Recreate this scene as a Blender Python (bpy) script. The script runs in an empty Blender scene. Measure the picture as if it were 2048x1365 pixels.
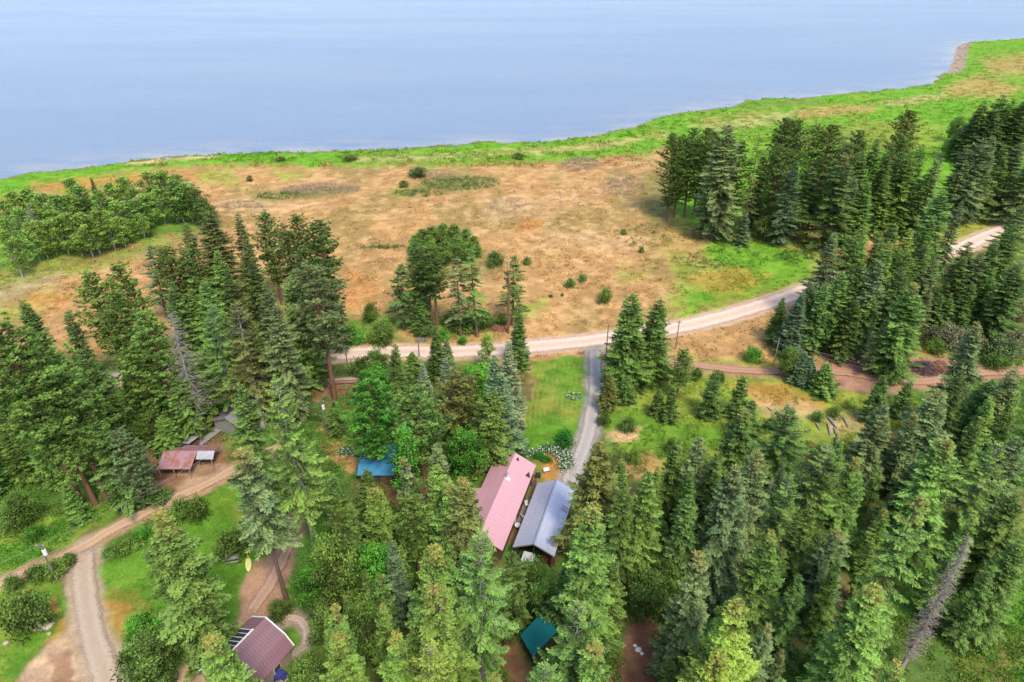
import bpy, math, random
import numpy as np
from math import radians as R, sin, cos, pi
C = bpy.context.scene
col = C.collection
# ------------------------------------------------------------------ camera, sky, sun, exposure
FPX, TH, CAMH = 1365.33, R(30.5), 90.0
cd = bpy.data.cameras.new('camera'); cam = bpy.data.objects.new('camera', cd); col.objects.link(cam)
cd.sensor_width = 36; cd.lens = 24.0; cd.clip_end = 60000; cd.clip_start = 0.5
cam.location = (0, 0, CAMH); cam.rotation_euler = (R(90) - TH, 0, 0); C.camera = cam
SUN_EL, SUN_AZ = R(54), R(155)            # azimuth clockwise from +Y
w = bpy.data.worlds.new('World'); C.world = w; w.use_nodes = True
nt = w.node_tree; sky = nt.nodes.new('ShaderNodeTexSky'); sky.sky_type = 'NISHITA'; sky.sun_disc = False
sky.sun_elevation = SUN_EL; sky.sun_rotation = SUN_AZ; sky.altitude = 1500; sky.air_density = 1.0; sky.dust_density = 5.0; sky.ozone_density = .4
bg = nt.nodes['Background']; bg.inputs['Strength'].default_value = 0.15
nt.links.new(sky.outputs[0], bg.inputs['Color'])
ld = bpy.data.lights.new('sun', 'SUN'); ld.energy = 1.5; ld.angle = R(14); ld.color = (1, .93, .80)
sun = bpy.data.objects.new('sun', ld); col.objects.link(sun)
sun.rotation_euler = (R(90) - SUN_EL, 0, -SUN_AZ + pi)
from mathutils import Vector
dsun = Vector((sin(SUN_AZ) * cos(SUN_EL), cos(SUN_AZ) * cos(SUN_EL), sin(SUN_EL)))
sun.rotation_euler = dsun.to_track_quat('Z', 'Y').to_euler()
C.view_settings.view_transform = 'Standard'; C.view_settings.look = 'None'
C.view_settings.exposure = 1.12; C.view_settings.gamma = 1
C.render.engine = 'CYCLES'
C.cycles.max_bounces = 6; C.cycles.diffuse_bounces = 3; C.cycles.glossy_bounces = 2; C.cycles.transmission_bounces = 3; C.cycles.transparent_max_bounces = 6
C.cycles.caustics_reflective = False; C.cycles.caustics_refractive = False

# ------------------------------------------------------------------ geometry of the place
def P(u, v, z=0.0):
    cx = (u - 1024) / FPX; cy = (682.5 - v) / FPX
    dz = cy * cos(TH) - sin(TH); dy = cos(TH) + cy * sin(TH)
    t = (z - CAMH) / dz
    return np.array([cx * t, dy * t, z])
def UV(x, y, z=0.0):
    dep = y * cos(TH) + (CAMH - z) * sin(TH); dep = np.maximum(dep, 5.0)
    up = y * sin(TH) - (CAMH - z) * cos(TH)
    return 1024 + FPX * x / dep, 682.5 - FPX * up / dep
_r = np.random.RandomState(7); PERM = _r.rand(512, 512)
def vnoise(x, y):
    xi = np.floor(x).astype(int); yi = np.floor(y).astype(int); fx = x - xi; fy = y - yi
    fx = fx * fx * (3 - 2 * fx); fy = fy * fy * (3 - 2 * fy)
    g = lambda a, b: PERM[a & 511, b & 511]
    return (g(xi, yi) * (1 - fx) * (1 - fy) + g(xi + 1, yi) * fx * (1 - fy) + g(xi, yi + 1) * (1 - fx) * fy + g(xi + 1, yi + 1) * fx * fy)
def fbm(x, y, sc, oct=4, seed=0):
    x = np.asarray(x, float) / sc + 31.7 * seed + 1000; y = np.asarray(y, float) / sc + 17.3 * seed + 1000
    s = 0; a = .5; t = 0
    for _ in range(oct):
        s = s + a * vnoise(x, y); t += a; x = x * 2.03 + 5.1; y = y * 2.03 + 9.7; a *= .5
    return s / t
def ss(x, a, b):
    t = np.clip((x - a) / (b - a), 0, 1); return t * t * (3 - 2 * t)
WATER_Z = -1.0
SHORE_PX = [(-400, 392), (-200, 375), (0, 356), (120, 339), (200, 329), (290, 319), (420, 308), (560, 304), (700, 302), (860, 293), (960, 285), (1060, 284), (1170, 276), (1240, 262), (1300, 240), (1345, 229), (1400, 222), (1465, 213), (1490, 200), (1560, 196), (1600, 199), (1640, 191), (1700, 186), (1800, 178), (1862, 168), (1885, 148), (1902, 136), (1908, 115), (1915, 93), (1940, 84), (2048, 77), (2250, 66), (2500, 40)]
SH = np.array([P(u, v, WATER_Z)[:2] for u, v in SHORE_PX])
def polydist(x, y, pts, closed=False):
    pts = np.asarray(pts, float); d = np.full(np.shape(x), 1e9)
    n = len(pts)
    for i in range(n if closed else n - 1):
        a = pts[i]; b = pts[(i + 1) % n]; e = b - a; L = max((e ** 2).sum(), 1e-9)
        t = np.clip(((x - a[0]) * e[0] + (y - a[1]) * e[1]) / L, 0, 1)
        d = np.minimum(d, np.hypot(x - a[0] - t * e[0], y - a[1] - t * e[1]))
    return d
def inside(x, y, pts):
    pts = np.asarray(pts, float); r = np.zeros(np.shape(x), bool); n = len(pts)
    for i in range(n):
        a = pts[i]; b = pts[(i + 1) % n]
        if a[1] == b[1]: continue
        c = ((a[1] > y) != (b[1] > y)) & (x < (b[0] - a[0]) * (y - a[1]) / (b[1] - a[1]) + a[0]); r ^= c
    return r
LAND = np.vstack([SH, [[9000, SH[-1][1]], [9000, -9000], [-9000, -9000], [-9000, SH[0][1]]]])
def shore_sd(x, y):
    jx = x + (fbm(x, y, 9, 3, 5) - .5) * 7; jy = y + (fbm(x, y, 9, 3, 6) - .5) * 9
    d = polydist(jx, jy, SH); return np.where(inside(jx, jy, LAND), d, -d)
def gh0(x, y):
    x = np.asarray(x, float); y = np.asarray(y, float)
    return (fbm(x, y, 60, 3, 1) - .5) * 1.6
def gh(x, y):
    x = np.atleast_1d(np.asarray(x, float)); y = np.atleast_1d(np.asarray(y, float))
    d = shore_sd(x, y); h = gh0(x, y)
    far = y > 180
    z = np.where(far, h * ss(d, 2, 30) + np.where(d > 0, -1.0 + .95 * ss(d, 0, 9), -1.0 + d * .12), h)
    return np.maximum(z, -3.0)
def G(u, v):
    p = P(u, v); z = float(gh(p[0], p[1])[0]); p = P(u, v, z); return p

# ------------------------------------------------------------------ mesh helpers
def mesh_np(name, V, F, mat=None, shade=None, smooth=False, extra=None):
    V = np.asarray(V, np.float32); F = np.asarray(F, np.int32); k = F.shape[1]
    m = bpy.data.meshes.new(name); m.vertices.add(len(V)); m.vertices.foreach_set('co', V.ravel())
    m.loops.add(F.size); m.loops.foreach_set('vertex_index', F.ravel())
    m.polygons.add(len(F)); m.polygons.foreach_set('loop_start', np.arange(0, F.size, k, dtype=np.int32))
    try: m.polygons.foreach_set('loop_total', np.full(len(F), k, np.int32))
    except Exception: pass
    m.update(calc_edges=True)
    for nm, A in (('shade', shade), ('tint', extra)):
        if A is not None:
            A = np.asarray(A, np.float32)
            if A.shape[1] == 3: A = np.hstack([A, np.ones((len(A), 1), np.float32)])
            at = m.attributes.new(nm, 'FLOAT_COLOR', 'POINT'); at.data.foreach_set('color', A.ravel())
    if smooth: m.polygons.foreach_set('use_smooth', np.ones(len(F), bool))
    if mat: m.materials.append(mat)
    return m
def link(name, mesh, parent=None, loc=None, rz=0, **props):
    o = bpy.data.objects.new(name, mesh); col.objects.link(o)
    if parent is not None: o.parent = parent
    if loc is not None: o.location = loc
    if rz: o.rotation_euler = (0, 0, rz)
    for k, v in props.items(): o[k] = v
    return o
def thing(name, label, cat, loc=(0, 0, 0), rz=0, group=None):
    o = link(name, None, None, loc, rz, label=label, category=cat)
    if group: o['group'] = group
    return o
class MB:
    def __init__(s): s.v = []; s.f = []
    def add(s, vs, fs):
        n = len(s.v); s.v += [tuple(map(float, p)) for p in vs]; s.f += [tuple(i + n for i in f) for f in fs]; return s
    def box(s, c, d, rz=0, rx=0):
        from mathutils import Matrix
        M = Matrix.Rotation(rz, 3, 'Z') @ Matrix.Rotation(rx, 3, 'X')
        vs = [M @ Vector((sx * d[0] / 2, sy * d[1] / 2, sz * d[2] / 2)) + Vector(c) for sx in (-1, 1) for sy in (-1, 1) for sz in (-1, 1)]
        return s.add(vs, [(0, 1, 3, 2), (4, 6, 7, 5), (0, 4, 5, 1), (2, 3, 7, 6), (0, 2, 6, 4), (1, 5, 7, 3)])
    def slab(s, q, t):
        q = [Vector(map(float, p)) for p in q]; n = (q[1] - q[0]).cross(q[2] - q[0]).normalized()
        if n.z < 0: q = q[::-1]; n = -n
        return s.add([p for p in q] + [p - n * t for p in q], [(0, 1, 2, 3), (7, 6, 5, 4), (0, 4, 5, 1), (1, 5, 6, 2), (2, 6, 7, 3), (3, 7, 4, 0)])
    def tube(s, pts, rad, n=6):
        pts = [Vector(map(float, p)) for p in pts]; rad = rad if hasattr(rad, '__len__') else [rad] * len(pts); base = len(s.v); vs = []
        for i, p in enumerate(pts):
            d = (pts[min(i + 1, len(pts) - 1)] - pts[max(i - 1, 0)]).normalized(); a = d.orthogonal().normalized(); b = d.cross(a)
            vs += [p + (a * cos(2 * pi * k / n) + b * sin(2 * pi * k / n)) * rad[i] for k in range(n)]
        fs = [(i * n + k, i * n + (k + 1) % n, (i + 1) * n + (k + 1) % n, (i + 1) * n + k) for i in range(len(pts) - 1) for k in range(n)]
        fs += [tuple(range(n))[::-1], tuple((len(pts) - 1) * n + k for k in range(n))]
        return s.add(vs, fs)
    def mesh(s, name, mat):
        m = bpy.data.meshes.new(name); m.from_pydata(s.v, [], s.f); m.materials.append(mat); m.update(); return m
    def obj(s, name, mat, parent=None, **pr): return link(name, s.mesh(name, mat), parent, **pr)

# ------------------------------------------------------------------ materials
def newmat(name):
    m = bpy.data.materials.new(name); m.use_nodes = True; n = m.node_tree; b = n.nodes['Principled BSDF']
    b.inputs['Specular IOR Level'].default_value = .25; return m, n, b
def N(n, t, **kw):
    x = n.nodes.new(t)
    for k, v in kw.items(): setattr(x, k, v)
    return x
def noise_node(n, scale, detail=4, coord='Object', rough=.6, stretch=None):
    tc = N(n, 'ShaderNodeTexCoord'); no = N(n, 'ShaderNodeTexNoise'); no.inputs['Scale'].default_value = scale
    no.inputs['Detail'].default_value = detail; no.inputs['Roughness'].default_value = rough
    src = tc.outputs[coord]
    if stretch:
        mp = N(n, 'ShaderNodeMapping'); mp.inputs['Scale'].default_value = stretch; n.links.new(src, mp.inputs[0]); src = mp.outputs[0]
    n.links.new(src, no.inputs['Vector']); return no
def simple(name, c, rough=.7, var=.25, scale=3, metal=0, c2=None, bump=.0, stretch=None, spec=.25, lo=.35, hi=.65):
    m, n, b = newmat(name); no = noise_node(n, scale, stretch=stretch)
    rp = N(n, 'ShaderNodeValToRGB'); rp.color_ramp.elements[0].position = lo; rp.color_ramp.elements[1].position = hi
    c2 = c2 or tuple(x * (1 - var) for x in c)
    rp.color_ramp.elements[0].color = (*c2, 1); rp.color_ramp.elements[1].color = (*c, 1)
    n.links.new(no.outputs['Fac'], rp.inputs[0]); n.links.new(rp.outputs[0], b.inputs['Base Color'])
    b.inputs['Roughness'].default_value = rough; b.inputs['Metallic'].default_value = metal; b.inputs['Specular IOR Level'].default_value = spec
    if bump:
        bp = N(n, 'ShaderNodeBump'); bp.inputs['Strength'].default_value = bump; bp.inputs['Distance'].default_value = .05
        n.links.new(no.outputs['Fac'], bp.inputs['Height']); n.links.new(bp.outputs[0], b.inputs['Normal'])
    return m
def foliage_mat(name, translucency=.25, lo=.08, hi=2.3):
    m, n, b = newmat(name); b.inputs['Roughness'].default_value = .65; b.inputs['Specular IOR Level'].default_value = .2
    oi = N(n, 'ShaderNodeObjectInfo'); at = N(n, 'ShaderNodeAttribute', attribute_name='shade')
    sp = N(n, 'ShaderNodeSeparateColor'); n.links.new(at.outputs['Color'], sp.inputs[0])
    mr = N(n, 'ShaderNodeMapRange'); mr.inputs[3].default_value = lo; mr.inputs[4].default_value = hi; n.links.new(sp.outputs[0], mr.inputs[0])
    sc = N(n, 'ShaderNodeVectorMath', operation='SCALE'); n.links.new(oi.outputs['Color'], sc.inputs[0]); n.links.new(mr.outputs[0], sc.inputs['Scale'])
    # young yellow growth and cones on the leader, as much as the object's alpha says
    mu = N(n, 'ShaderNodeMath', operation='MULTIPLY'); n.links.new(sp.outputs[1], mu.inputs[0]); n.links.new(oi.outputs['Alpha'], mu.inputs[1])
    mx = N(n, 'ShaderNodeMix', data_type='RGBA'); n.links.new(mu.outputs[0], mx.inputs[0]); n.links.new(sc.outputs[0], mx.inputs[6]); mx.inputs[7].default_value = (.55, .42, .10, 1)
    n.links.new(mx.outputs[2], b.inputs['Base Color'])
    tr = N(n, 'ShaderNodeBsdfTranslucent'); n.links.new(mx.outputs[2], tr.inputs[0])
    ms = N(n, 'ShaderNodeMixShader'); ms.inputs[0].default_value = translucency
    n.links.new(b.outputs[0], ms.inputs[1]); n.links.new(tr.outputs[0], ms.inputs[2]); n.links.new(ms.outputs[0], n.nodes['Material Output'].inputs[0])
    return m
M_FOL = foliage_mat('needles', .27); M_LEAF = foliage_mat('leaves', .42)
def tint_mat(name, translucency=0.0):
    m, n, b = newmat(name); at = N(n, 'ShaderNodeAttribute', attribute_name='tint'); b.inputs['Roughness'].default_value = .8
    b.inputs['Specular IOR Level'].default_value = .1
    n.links.new(at.outputs['Color'], b.inputs['Base Color'])
    if translucency:
        tr = N(n, 'ShaderNodeBsdfTranslucent'); n.links.new(at.outputs['Color'], tr.inputs[0]); ms = N(n, 'ShaderNodeMixShader'); ms.inputs[0].default_value = translucency
        n.links.new(b.outputs[0], ms.inputs[1]); n.links.new(tr.outputs[0], ms.inputs[2]); n.links.new(ms.outputs[0], n.nodes['Material Output'].inputs[0])
    return m
M_PLANT = tint_mat('ground_plants', .25)
M_BARK = simple('bark', (.20, .135, .095), .9, .45, 3, stretch=(3, 3, .6), bump=.5)
M_PBARK = simple('pine_bark', (.26, .13, .075), .9, .5, 2.5, stretch=(3, 3, .5), bump=.6)
M_ASPEN = simple('pale_bark', (.50, .48, .42), .8, .45, 4, stretch=(1, 1, 3))
M_DEAD = simple('bleached_wood', (.40, .35, .32), .85, .45, 3, stretch=(3, 3, .4))
M_SNAG = simple('snag_wood', (.40, .32, .28), .9, .4, 3)
M_TORN = simple('torn_wood', (.60, .36, .20), .8, .35, 3, stretch=(3, 3, .3))

# ------------------------------------------------------------------ ground
def poly(*p): return p
# pixel-traced outlines of the different covers; each is projected on to the ground once
TAN = (.46, .265, .105); TANO = (.46, .205, .06); PALE = (.55, .36, .18); VIVID = (.145, .32, .025); YGREEN = (.25, .31, .045)
LAWN = (.115, .245, .024); LAWNY = (.24, .22, .04); FLOOR = (.10, .16, .035); SOIL = (.26, .13, .075); REDDIRT = (.42, .22, .14); OLIVE = (.17, .17, .05)
GREYT = (.40, .32, .16); DIRT = (.50, .33, .20); UNDER = (.08, .21, .025)
COVERS = [  # colour, softness px, strength, polygon px
 (VIVID, 10, 1, [(-500, 300), (-500, 430), (0, 396), (150, 368), (260, 344), (420, 330), (700, 334), (900, 331), (1100, 322), (1300, 308), (1340, 290), (1340, 480), (2600, 330), (2600, -50), (1900, 60), (1300, 180), (0, 300)]),
 (YGREEN, 16, .8, [(1320, 470), (1400, 440), (1640, 480), (1660, 560), (1600, 588), (1480, 615), (1370, 640), (1340, 610), (1350, 560)]),
 (VIVID, 12, .9, [(1400, 480), (1560, 490), (1625, 520), (1620, 560), (1500, 592), (1380, 620), (1370, 590), (1450, 550)]),
 (TANO, 14, .55, [(1370, 560), (1470, 535), (1540, 560), (1440, 600)]),
 (TAN, 18, .8, [(1290, 430), (1350, 440), (1420, 470), (1400, 520), (1330, 500)]),
 (OLIVE, 14, .7, [(1280, 350), (1340, 330), (1345, 450), (1300, 470)]),
 (TAN, 10, .75, [(1590, 222), (1660, 212), (1745, 212), (1750, 224), (1660, 232), (1600, 238)]),
 (PALE, 10, .5, [(1380, 250), (1500, 232), (1590, 226), (1590, 240), (1430, 262)]),
 (TAN, 12, .7, [(1890, 175), (1960, 148), (2040, 175), (2020, 195), (1900, 192)]),
 (TAN, 14, .7, [(1960, 120), (2060, 105), (2060, 150), (1990, 150)]),
 (OLIVE, 18, .7, [(1550, 260), (1660, 255), (1780, 262), (1800, 300), (1600, 300)]),
 (YGREEN, 14, .7, [(1680, 250), (1830, 240), (1900, 260), (1880, 300), (1720, 290)]),
 (YGREEN, 8, .7, [(960, 300), (1110, 296), (1290, 270), (1330, 262), (1320, 272), (1180, 300), (1000, 312)]),
 (PALE, 8, .6, [(700, 316), (830, 312), (990, 306), (1000, 312), (820, 322), (710, 324)]),
 (PALE, 7, .55, [(1000, 300), (1150, 292), (1290, 276), (1340, 262), (1345, 268), (1200, 298), (1020, 308)]), (TAN, 7, .5, [(1400, 238), (1480, 224), (1560, 216), (1565, 222), (1480, 232), (1410, 246)]), (PALE, 6, .5, [(1760, 205), (1850, 190), (1900, 188), (1890, 198), (1780, 214)]),
 (OLIVE, 6, .6, [(1480, 208), (1560, 202), (1640, 200), (1640, 208), (1540, 212), (1480, 216)]),
 (PALE, 3, .9, [(250, 326), (330, 318), (440, 311), (440, 315), (330, 323), (255, 330)]),
 (YGREEN, 12, .8, [(100, 365), (250, 338), (330, 345), (260, 380), (110, 395)]),
 (TANO, 10, .8, [(60, 370), (150, 360), (330, 348), (420, 340), (440, 352), (330, 362), (200, 372), (80, 385)]),
 (YGREEN, 12, .7, [(380, 340), (470, 335), (480, 372), (400, 360)]),
 (YGREEN, 9, .8, [(545, 345), (600, 340), (620, 352), (570, 360)]),
 (OLIVE, 10, .8, [(500, 385), (640, 375), (720, 380), (650, 398), (510, 400)]),
 (OLIVE, 10, .85, [(830, 372), (900, 352), (1000, 355), (1000, 368), (880, 388), (800, 392)]),
 (VIVID, 8, .5, [(780, 385), (812, 380), (815, 392), (785, 396)]),
 (PALE, 12, .5, [(430, 408), (560, 400), (640, 410), (560, 425), (450, 425)]),
 (PALE, 10, .5, [(970, 400), (1050, 395), (1130, 400), (1110, 430), (1010, 445), (960, 430)]),
 (TANO, 8, .7, [(1030, 440), (1075, 440), (1080, 458), (1040, 462)]),
 (PALE, 14, .5, [(1060, 468), (1180, 462), (1300, 480), (1280, 500), (1100, 490)]),
 (TANO, 16, .6, [(690, 540), (740, 545), (760, 610), (700, 620)]),
 (OLIVE, 12, .6, [(820, 510), (1010, 500), (990, 560), (880, 560)]),
 (YGREEN, 12, .7, [(1035, 605), (1100, 600), (1095, 622), (1050, 632)]),
 (YGREEN, 10, .5, [(1240, 540), (1300, 535), (1290, 560), (1245, 565)]),
 (OLIVE, 14, .8, [(-50, 560), (0, 545), (150, 515), (330, 485), (400, 455), (440, 440), (440, 470), (300, 510), (120, 545), (-50, 590)]),
 (UNDER, 10, .9, [(-50, 440), (100, 400), (300, 400), (430, 420), (410, 455), (310, 480), (150, 512), (-50, 555)]),
 (YGREEN, 12, .55, [(-50, 550), (60, 530), (200, 512), (340, 480), (350, 490), (180, 540), (60, 570), (-50, 590)]),
 (GREYT, 14, .75, [(-20, 580), (60, 555), (120, 545), (110, 565), (50, 590), (-20, 615)]),
 (YGREEN, 14, .5, [(-20, 610), (60, 590), (120, 575), (110, 600), (30, 650), (-20, 650)]),
 (TANO, 12, .6, [(60, 592), (110, 582), (150, 590), (120, 620), (70, 612)]),
 # roadside scrub
 (UNDER, 12, .85, [(640, 640), (760, 625), (870, 640), (1000, 645), (990, 675), (880, 685), (690, 690), (640, 690)]),
 (TAN, 12, .7, [(780, 655), (1000, 655), (1010, 680), (800, 690)]),
 # right side of the drive
 (YGREEN, 14, 1, [(1215, 725), (1400, 738), (1700, 800), (1830, 800), (1850, 860), (1700, 900), (1560, 880), (1420, 980), (1330, 960), (1230, 900), (1200, 800)]),
 (LAWN, 14, .8, [(1200, 810), (1300, 830), (1440, 850), (1470, 900), (1330, 930), (1210, 870)]),
 (PALE, 7, .95, [(1210, 868), (1245, 862), (1290, 868), (1285, 884), (1235, 890), (1212, 884)]),
 (TAN, 9, .8, [(1240, 915), (1310, 915), (1330, 940), (1280, 955), (1240, 940)]),
 (TAN, 8, .9, [(1335, 700), (1380, 668), (1500, 640), (1590, 610), (1620, 640), (1620, 735), (1500, 738), (1400, 722)]),
 (YGREEN, 10, .7, [(1330, 712), (1410, 718), (1570, 728), (1560, 738), (1420, 732)]),
 (TANO, 10, .7, [(1460, 770), (1560, 775), (1640, 810), (1600, 830), (1500, 800)]),
 (PALE, 9, .6, [(1510, 800), (1620, 810), (1640, 840), (1560, 850), (1520, 830)]),
 (PALE, 10, .6, [(1640, 830), (1740, 840), (1740, 880), (1660, 880)]),
 (FLOOR, 20, .9, [(1620, 560), (1880, 520), (2060, 470), (2300, 430), (2300, 760), (2060, 745), (1900, 720), (1880, 680), (1760, 700), (1640, 720)]),
 (YGREEN, 12, .7, [(1830, 640), (1920, 650), (2060, 700), (2060, 735), (1880, 715), (1820, 700)]),
 (REDDIRT, 8, .95, [(1640, 712), (1700, 700), (1760, 700), (1860, 715), (1920, 720), (1915, 775), (1780, 790), (1720, 798), (1670, 772), (1640, 760)]),
 (REDDIRT, 8, .9, [(1950, 735), (2100, 728), (2100, 756), (1960, 768)]),
 (YGREEN, 10, .8, [(1870, 430), (2000, 400), (2100, 370), (2100, 440), (1985, 462), (1900, 488), (1880, 470)]),
 # lawns and yards
 (LAWN, 5, 1, [(1068, 716), (1178, 712), (1172, 800), (1160, 850), (1140, 890), (1050, 900), (1015, 890), (1030, 830), (1060, 800), (1068, 760)]),
 (TANO, 8, .8, [(1012, 860), (1036, 850), (1044, 890), (1020, 905)]),
 (LAWNY, 12, .55, [(1030, 815), (1100, 805), (1168, 815), (1165, 835), (1100, 832), (1036, 840)]),
 (LAWNY, 7, .8, [(1060, 930), (1100, 910), (1135, 930), (1130, 965), (1080, 975)]),
 (TANO, 5, .8, [(1085, 935), (1110, 920), (1130, 935), (1125, 958), (1098, 965)]),
 (TAN, 8, .9, [(640, 845), (720, 880), (725, 950), (660, 930), (640, 900)]),
 (LAWN, 10, .7, [(640, 870), (720, 860), (715, 900), (650, 905)]),
 (SOIL, 10, .95, [(640, 765), (715, 762), (710, 790), (650, 820), (620, 800), (620, 770)]),
 (SOIL, 14, .9, [(700, 960), (830, 930), (880, 960), (870, 1010), (780, 1030), (700, 1000)]),
 (SOIL, 12, .95, [(240, 900), (440, 880), (460, 925), (440, 960), (370, 985), (280, 990), (250, 950)]),
 (DIRT, 8, .6, [(330, 945), (450, 930), (455, 950), (380, 970), (330, 965)]),
 (LAWN, 7, 1, [(170, 1240), (190, 1150), (240, 1090), (330, 1040), (450, 965), (520, 960), (560, 1010), (560, 1110), (500, 1180), (470, 1240), (400, 1300), (300, 1360), (230, 1400), (190, 1320)]),
 (LAWNY, 9, .7, [(200, 1180), (300, 1185), (330, 1230), (260, 1260), (200, 1240)]),
 (TANO, 9, .6, [(195, 1215), (250, 1220), (235, 1300), (205, 1290)]),
 (LAWNY, 10, .5, [(450, 1010), (560, 1000), (560, 1060), (480, 1040)]),
 (LAWN, 7, 1, [(-60, 1130), (0, 1085), (100, 1040), (200, 1020), (260, 1000), (200, 1050), (120, 1095), (40, 1140), (-60, 1180)]),
 (YGREEN, 9, .6, [(-60, 1080), (60, 1040), (150, 1050), (60, 1090), (-60, 1130)]),
 (LAWN, 6, 1, [(-60, 1180), (60, 1165), (130, 1165), (150, 1220), (120, 1270), (60, 1340), (0, 1400), (-60, 1400)]),
 (TANO, 5, .8, [(92, 1200), (115, 1196), (120, 1220), (98, 1228)]),
 (TANO, 6, .6, [(100, 1240), (140, 1225), (145, 1260), (110, 1280)]),
 (DIRT, 8, .95, [(150, 1130), (190, 1120), (185, 1200), (205, 1300), (240, 1420), (0, 1420), (60, 1340), (120, 1280), (150, 1220)]),
 (OLIVE, 8, .55, [(160, 1215), (175, 1215), (180, 1300), (168, 1340), (150, 1290)]),
 (SOIL, 6, .7, [(110, 1310), (140, 1300), (150, 1400), (90, 1400)]),
 (REDDIRT, 8, .85, [(520, 1110), (575, 1090), (570, 1150), (560, 1220), (540, 1245), (480, 1275), (470, 1250), (490, 1200)]),
 (LAWN, 3, .95, [(558, 1262), (585, 1247), (601, 1256), (600, 1280), (585, 1302), (570, 1290)]),
 (DIRT, 12, .9, [(340, 1330), (430, 1310), (420, 1420), (330, 1420)]),
 (SOIL, 12, .9, [(950, 1250), (1040, 1240), (1060, 1420), (980, 1420)]),
 (SOIL, 8, 1, [(1240, 1250), (1290, 1250), (1330, 1310), (1350, 1420), (1235, 1420), (1230, 1340)]),
 (SOIL, 14, .7, [(1640, 1170), (1700, 1160), (1700, 1290), (1650, 1280)]),
 (SOIL, 8, .9, [(1035, 1040), (1060, 985), (1075, 960), (1050, 1080), (1020, 1100), (1008, 1090)]),
 (YGREEN, 14, .5, [(1900, 1080), (2060, 1050), (2060, 1150), (1960, 1160)]),
 (LAWNY, 14, .5, [(1930, 1290), (2060, 1310), (2060, 1420), (1900, 1420)]),
 (LAWN, 14, .7, [(1960, 1180), (2080, 1190), (2080, 1300), (1980, 1290)]),
]
ROADS = {
 'main_road': ([(-160, 850), (60, 800), (205, 767), (300, 752), (450, 737), (560, 722), (640, 712), (700, 706), (800, 703), (900, 705), (1000, 698), (1080, 690), (1150, 683), (1220, 675), (1300, 664), (1380, 650), (1450, 634), (1520, 614), (1575, 596), (1640, 571), (1720, 550), (1800, 530), (1880, 507), (1930, 492), (1980, 470), (2048, 445), (2150, 410)], 7.8, (.74, .57, .44), (.56, .37, .25)),
 'gravel_drive': ([(1190, 692), (1190, 712), (1191, 740), (1190, 780), (1186, 820), (1178, 860), (1166, 900), (1152, 935), (1140, 962), (1128, 985)], 4.0, (.45, .405, .36), (.35, .30, .255)),
 'dirt_track': ([(1200, 712), (1330, 722), (1400, 732), (1480, 743), (1560, 747), (1640, 746), (1700, 752), (1780, 764), (1850, 767), (1910, 757), (1970, 748), (2060, 746), (2200, 740)], 3.6, (.46, .27, .17), (.38, .20, .12)),
 'dirt_lane': ([(-90, 1205), (30, 1158), (100, 1130), (160, 1101), (220, 1065), (290, 1030), (350, 1000), (410, 975), (460, 947), (520, 915), (580, 885)], 3.1, (.54, .37, .23), (.46, .27, .16)),
 'gravel_fork': ([(172, 1094), (168, 1130), (170, 1180), (176, 1230), (187, 1280), (202, 1325), (218, 1385), (235, 1460)], 4.3, (.48, .37, .28), (.40, .30, .20)),
 'garden_path': ([(600, 985), (598, 1030), (585, 1080), (562, 1130), (535, 1180), (510, 1215), (495, 1250)], 2.5, (.46, .29, .20), (.36, .21, .14)),
 'loop_path': ([(545, 1258), (565, 1243), (590, 1238), (608, 1250), (615, 1272), (611, 1292), (597, 1308)], 1.5, (.52, .40, .32), (.42, .31, .24)),
 'foot_path': ([(640, 763), (700, 760), (770, 758)], 1.3, (.50, .36, .28), (.40, .27, .2)),
}
def smoothline(pts, step=1.0):
    pts = np.array(pts, float); out = []
    for i in range(len(pts) - 1):
        p0 = pts[max(i - 1, 0)]; p1 = pts[i]; p2 = pts[i + 1]; p3 = pts[min(i + 2, len(pts) - 1)]
        n = max(2, int(np.hypot(*(p2 - p1)) / step))
        for k in range(n):
            t = k / n; out.append(.5 * ((2 * p1) + (-p0 + p2) * t + (2 * p0 - 5 * p1 + 4 * p2 - p3) * t * t + (-p0 + 3 * p1 - 3 * p2 + p3) * t ** 3))
    out.append(pts[-1]); return np.array(out)
RLINES = {k: smoothline([P(u, v)[:2] for u, v in r[0]]) for k, r in ROADS.items()}
RCOARSE = {k: v[::6] if len(v) > 30 else v[::2] for k, v in RLINES.items()}
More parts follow.
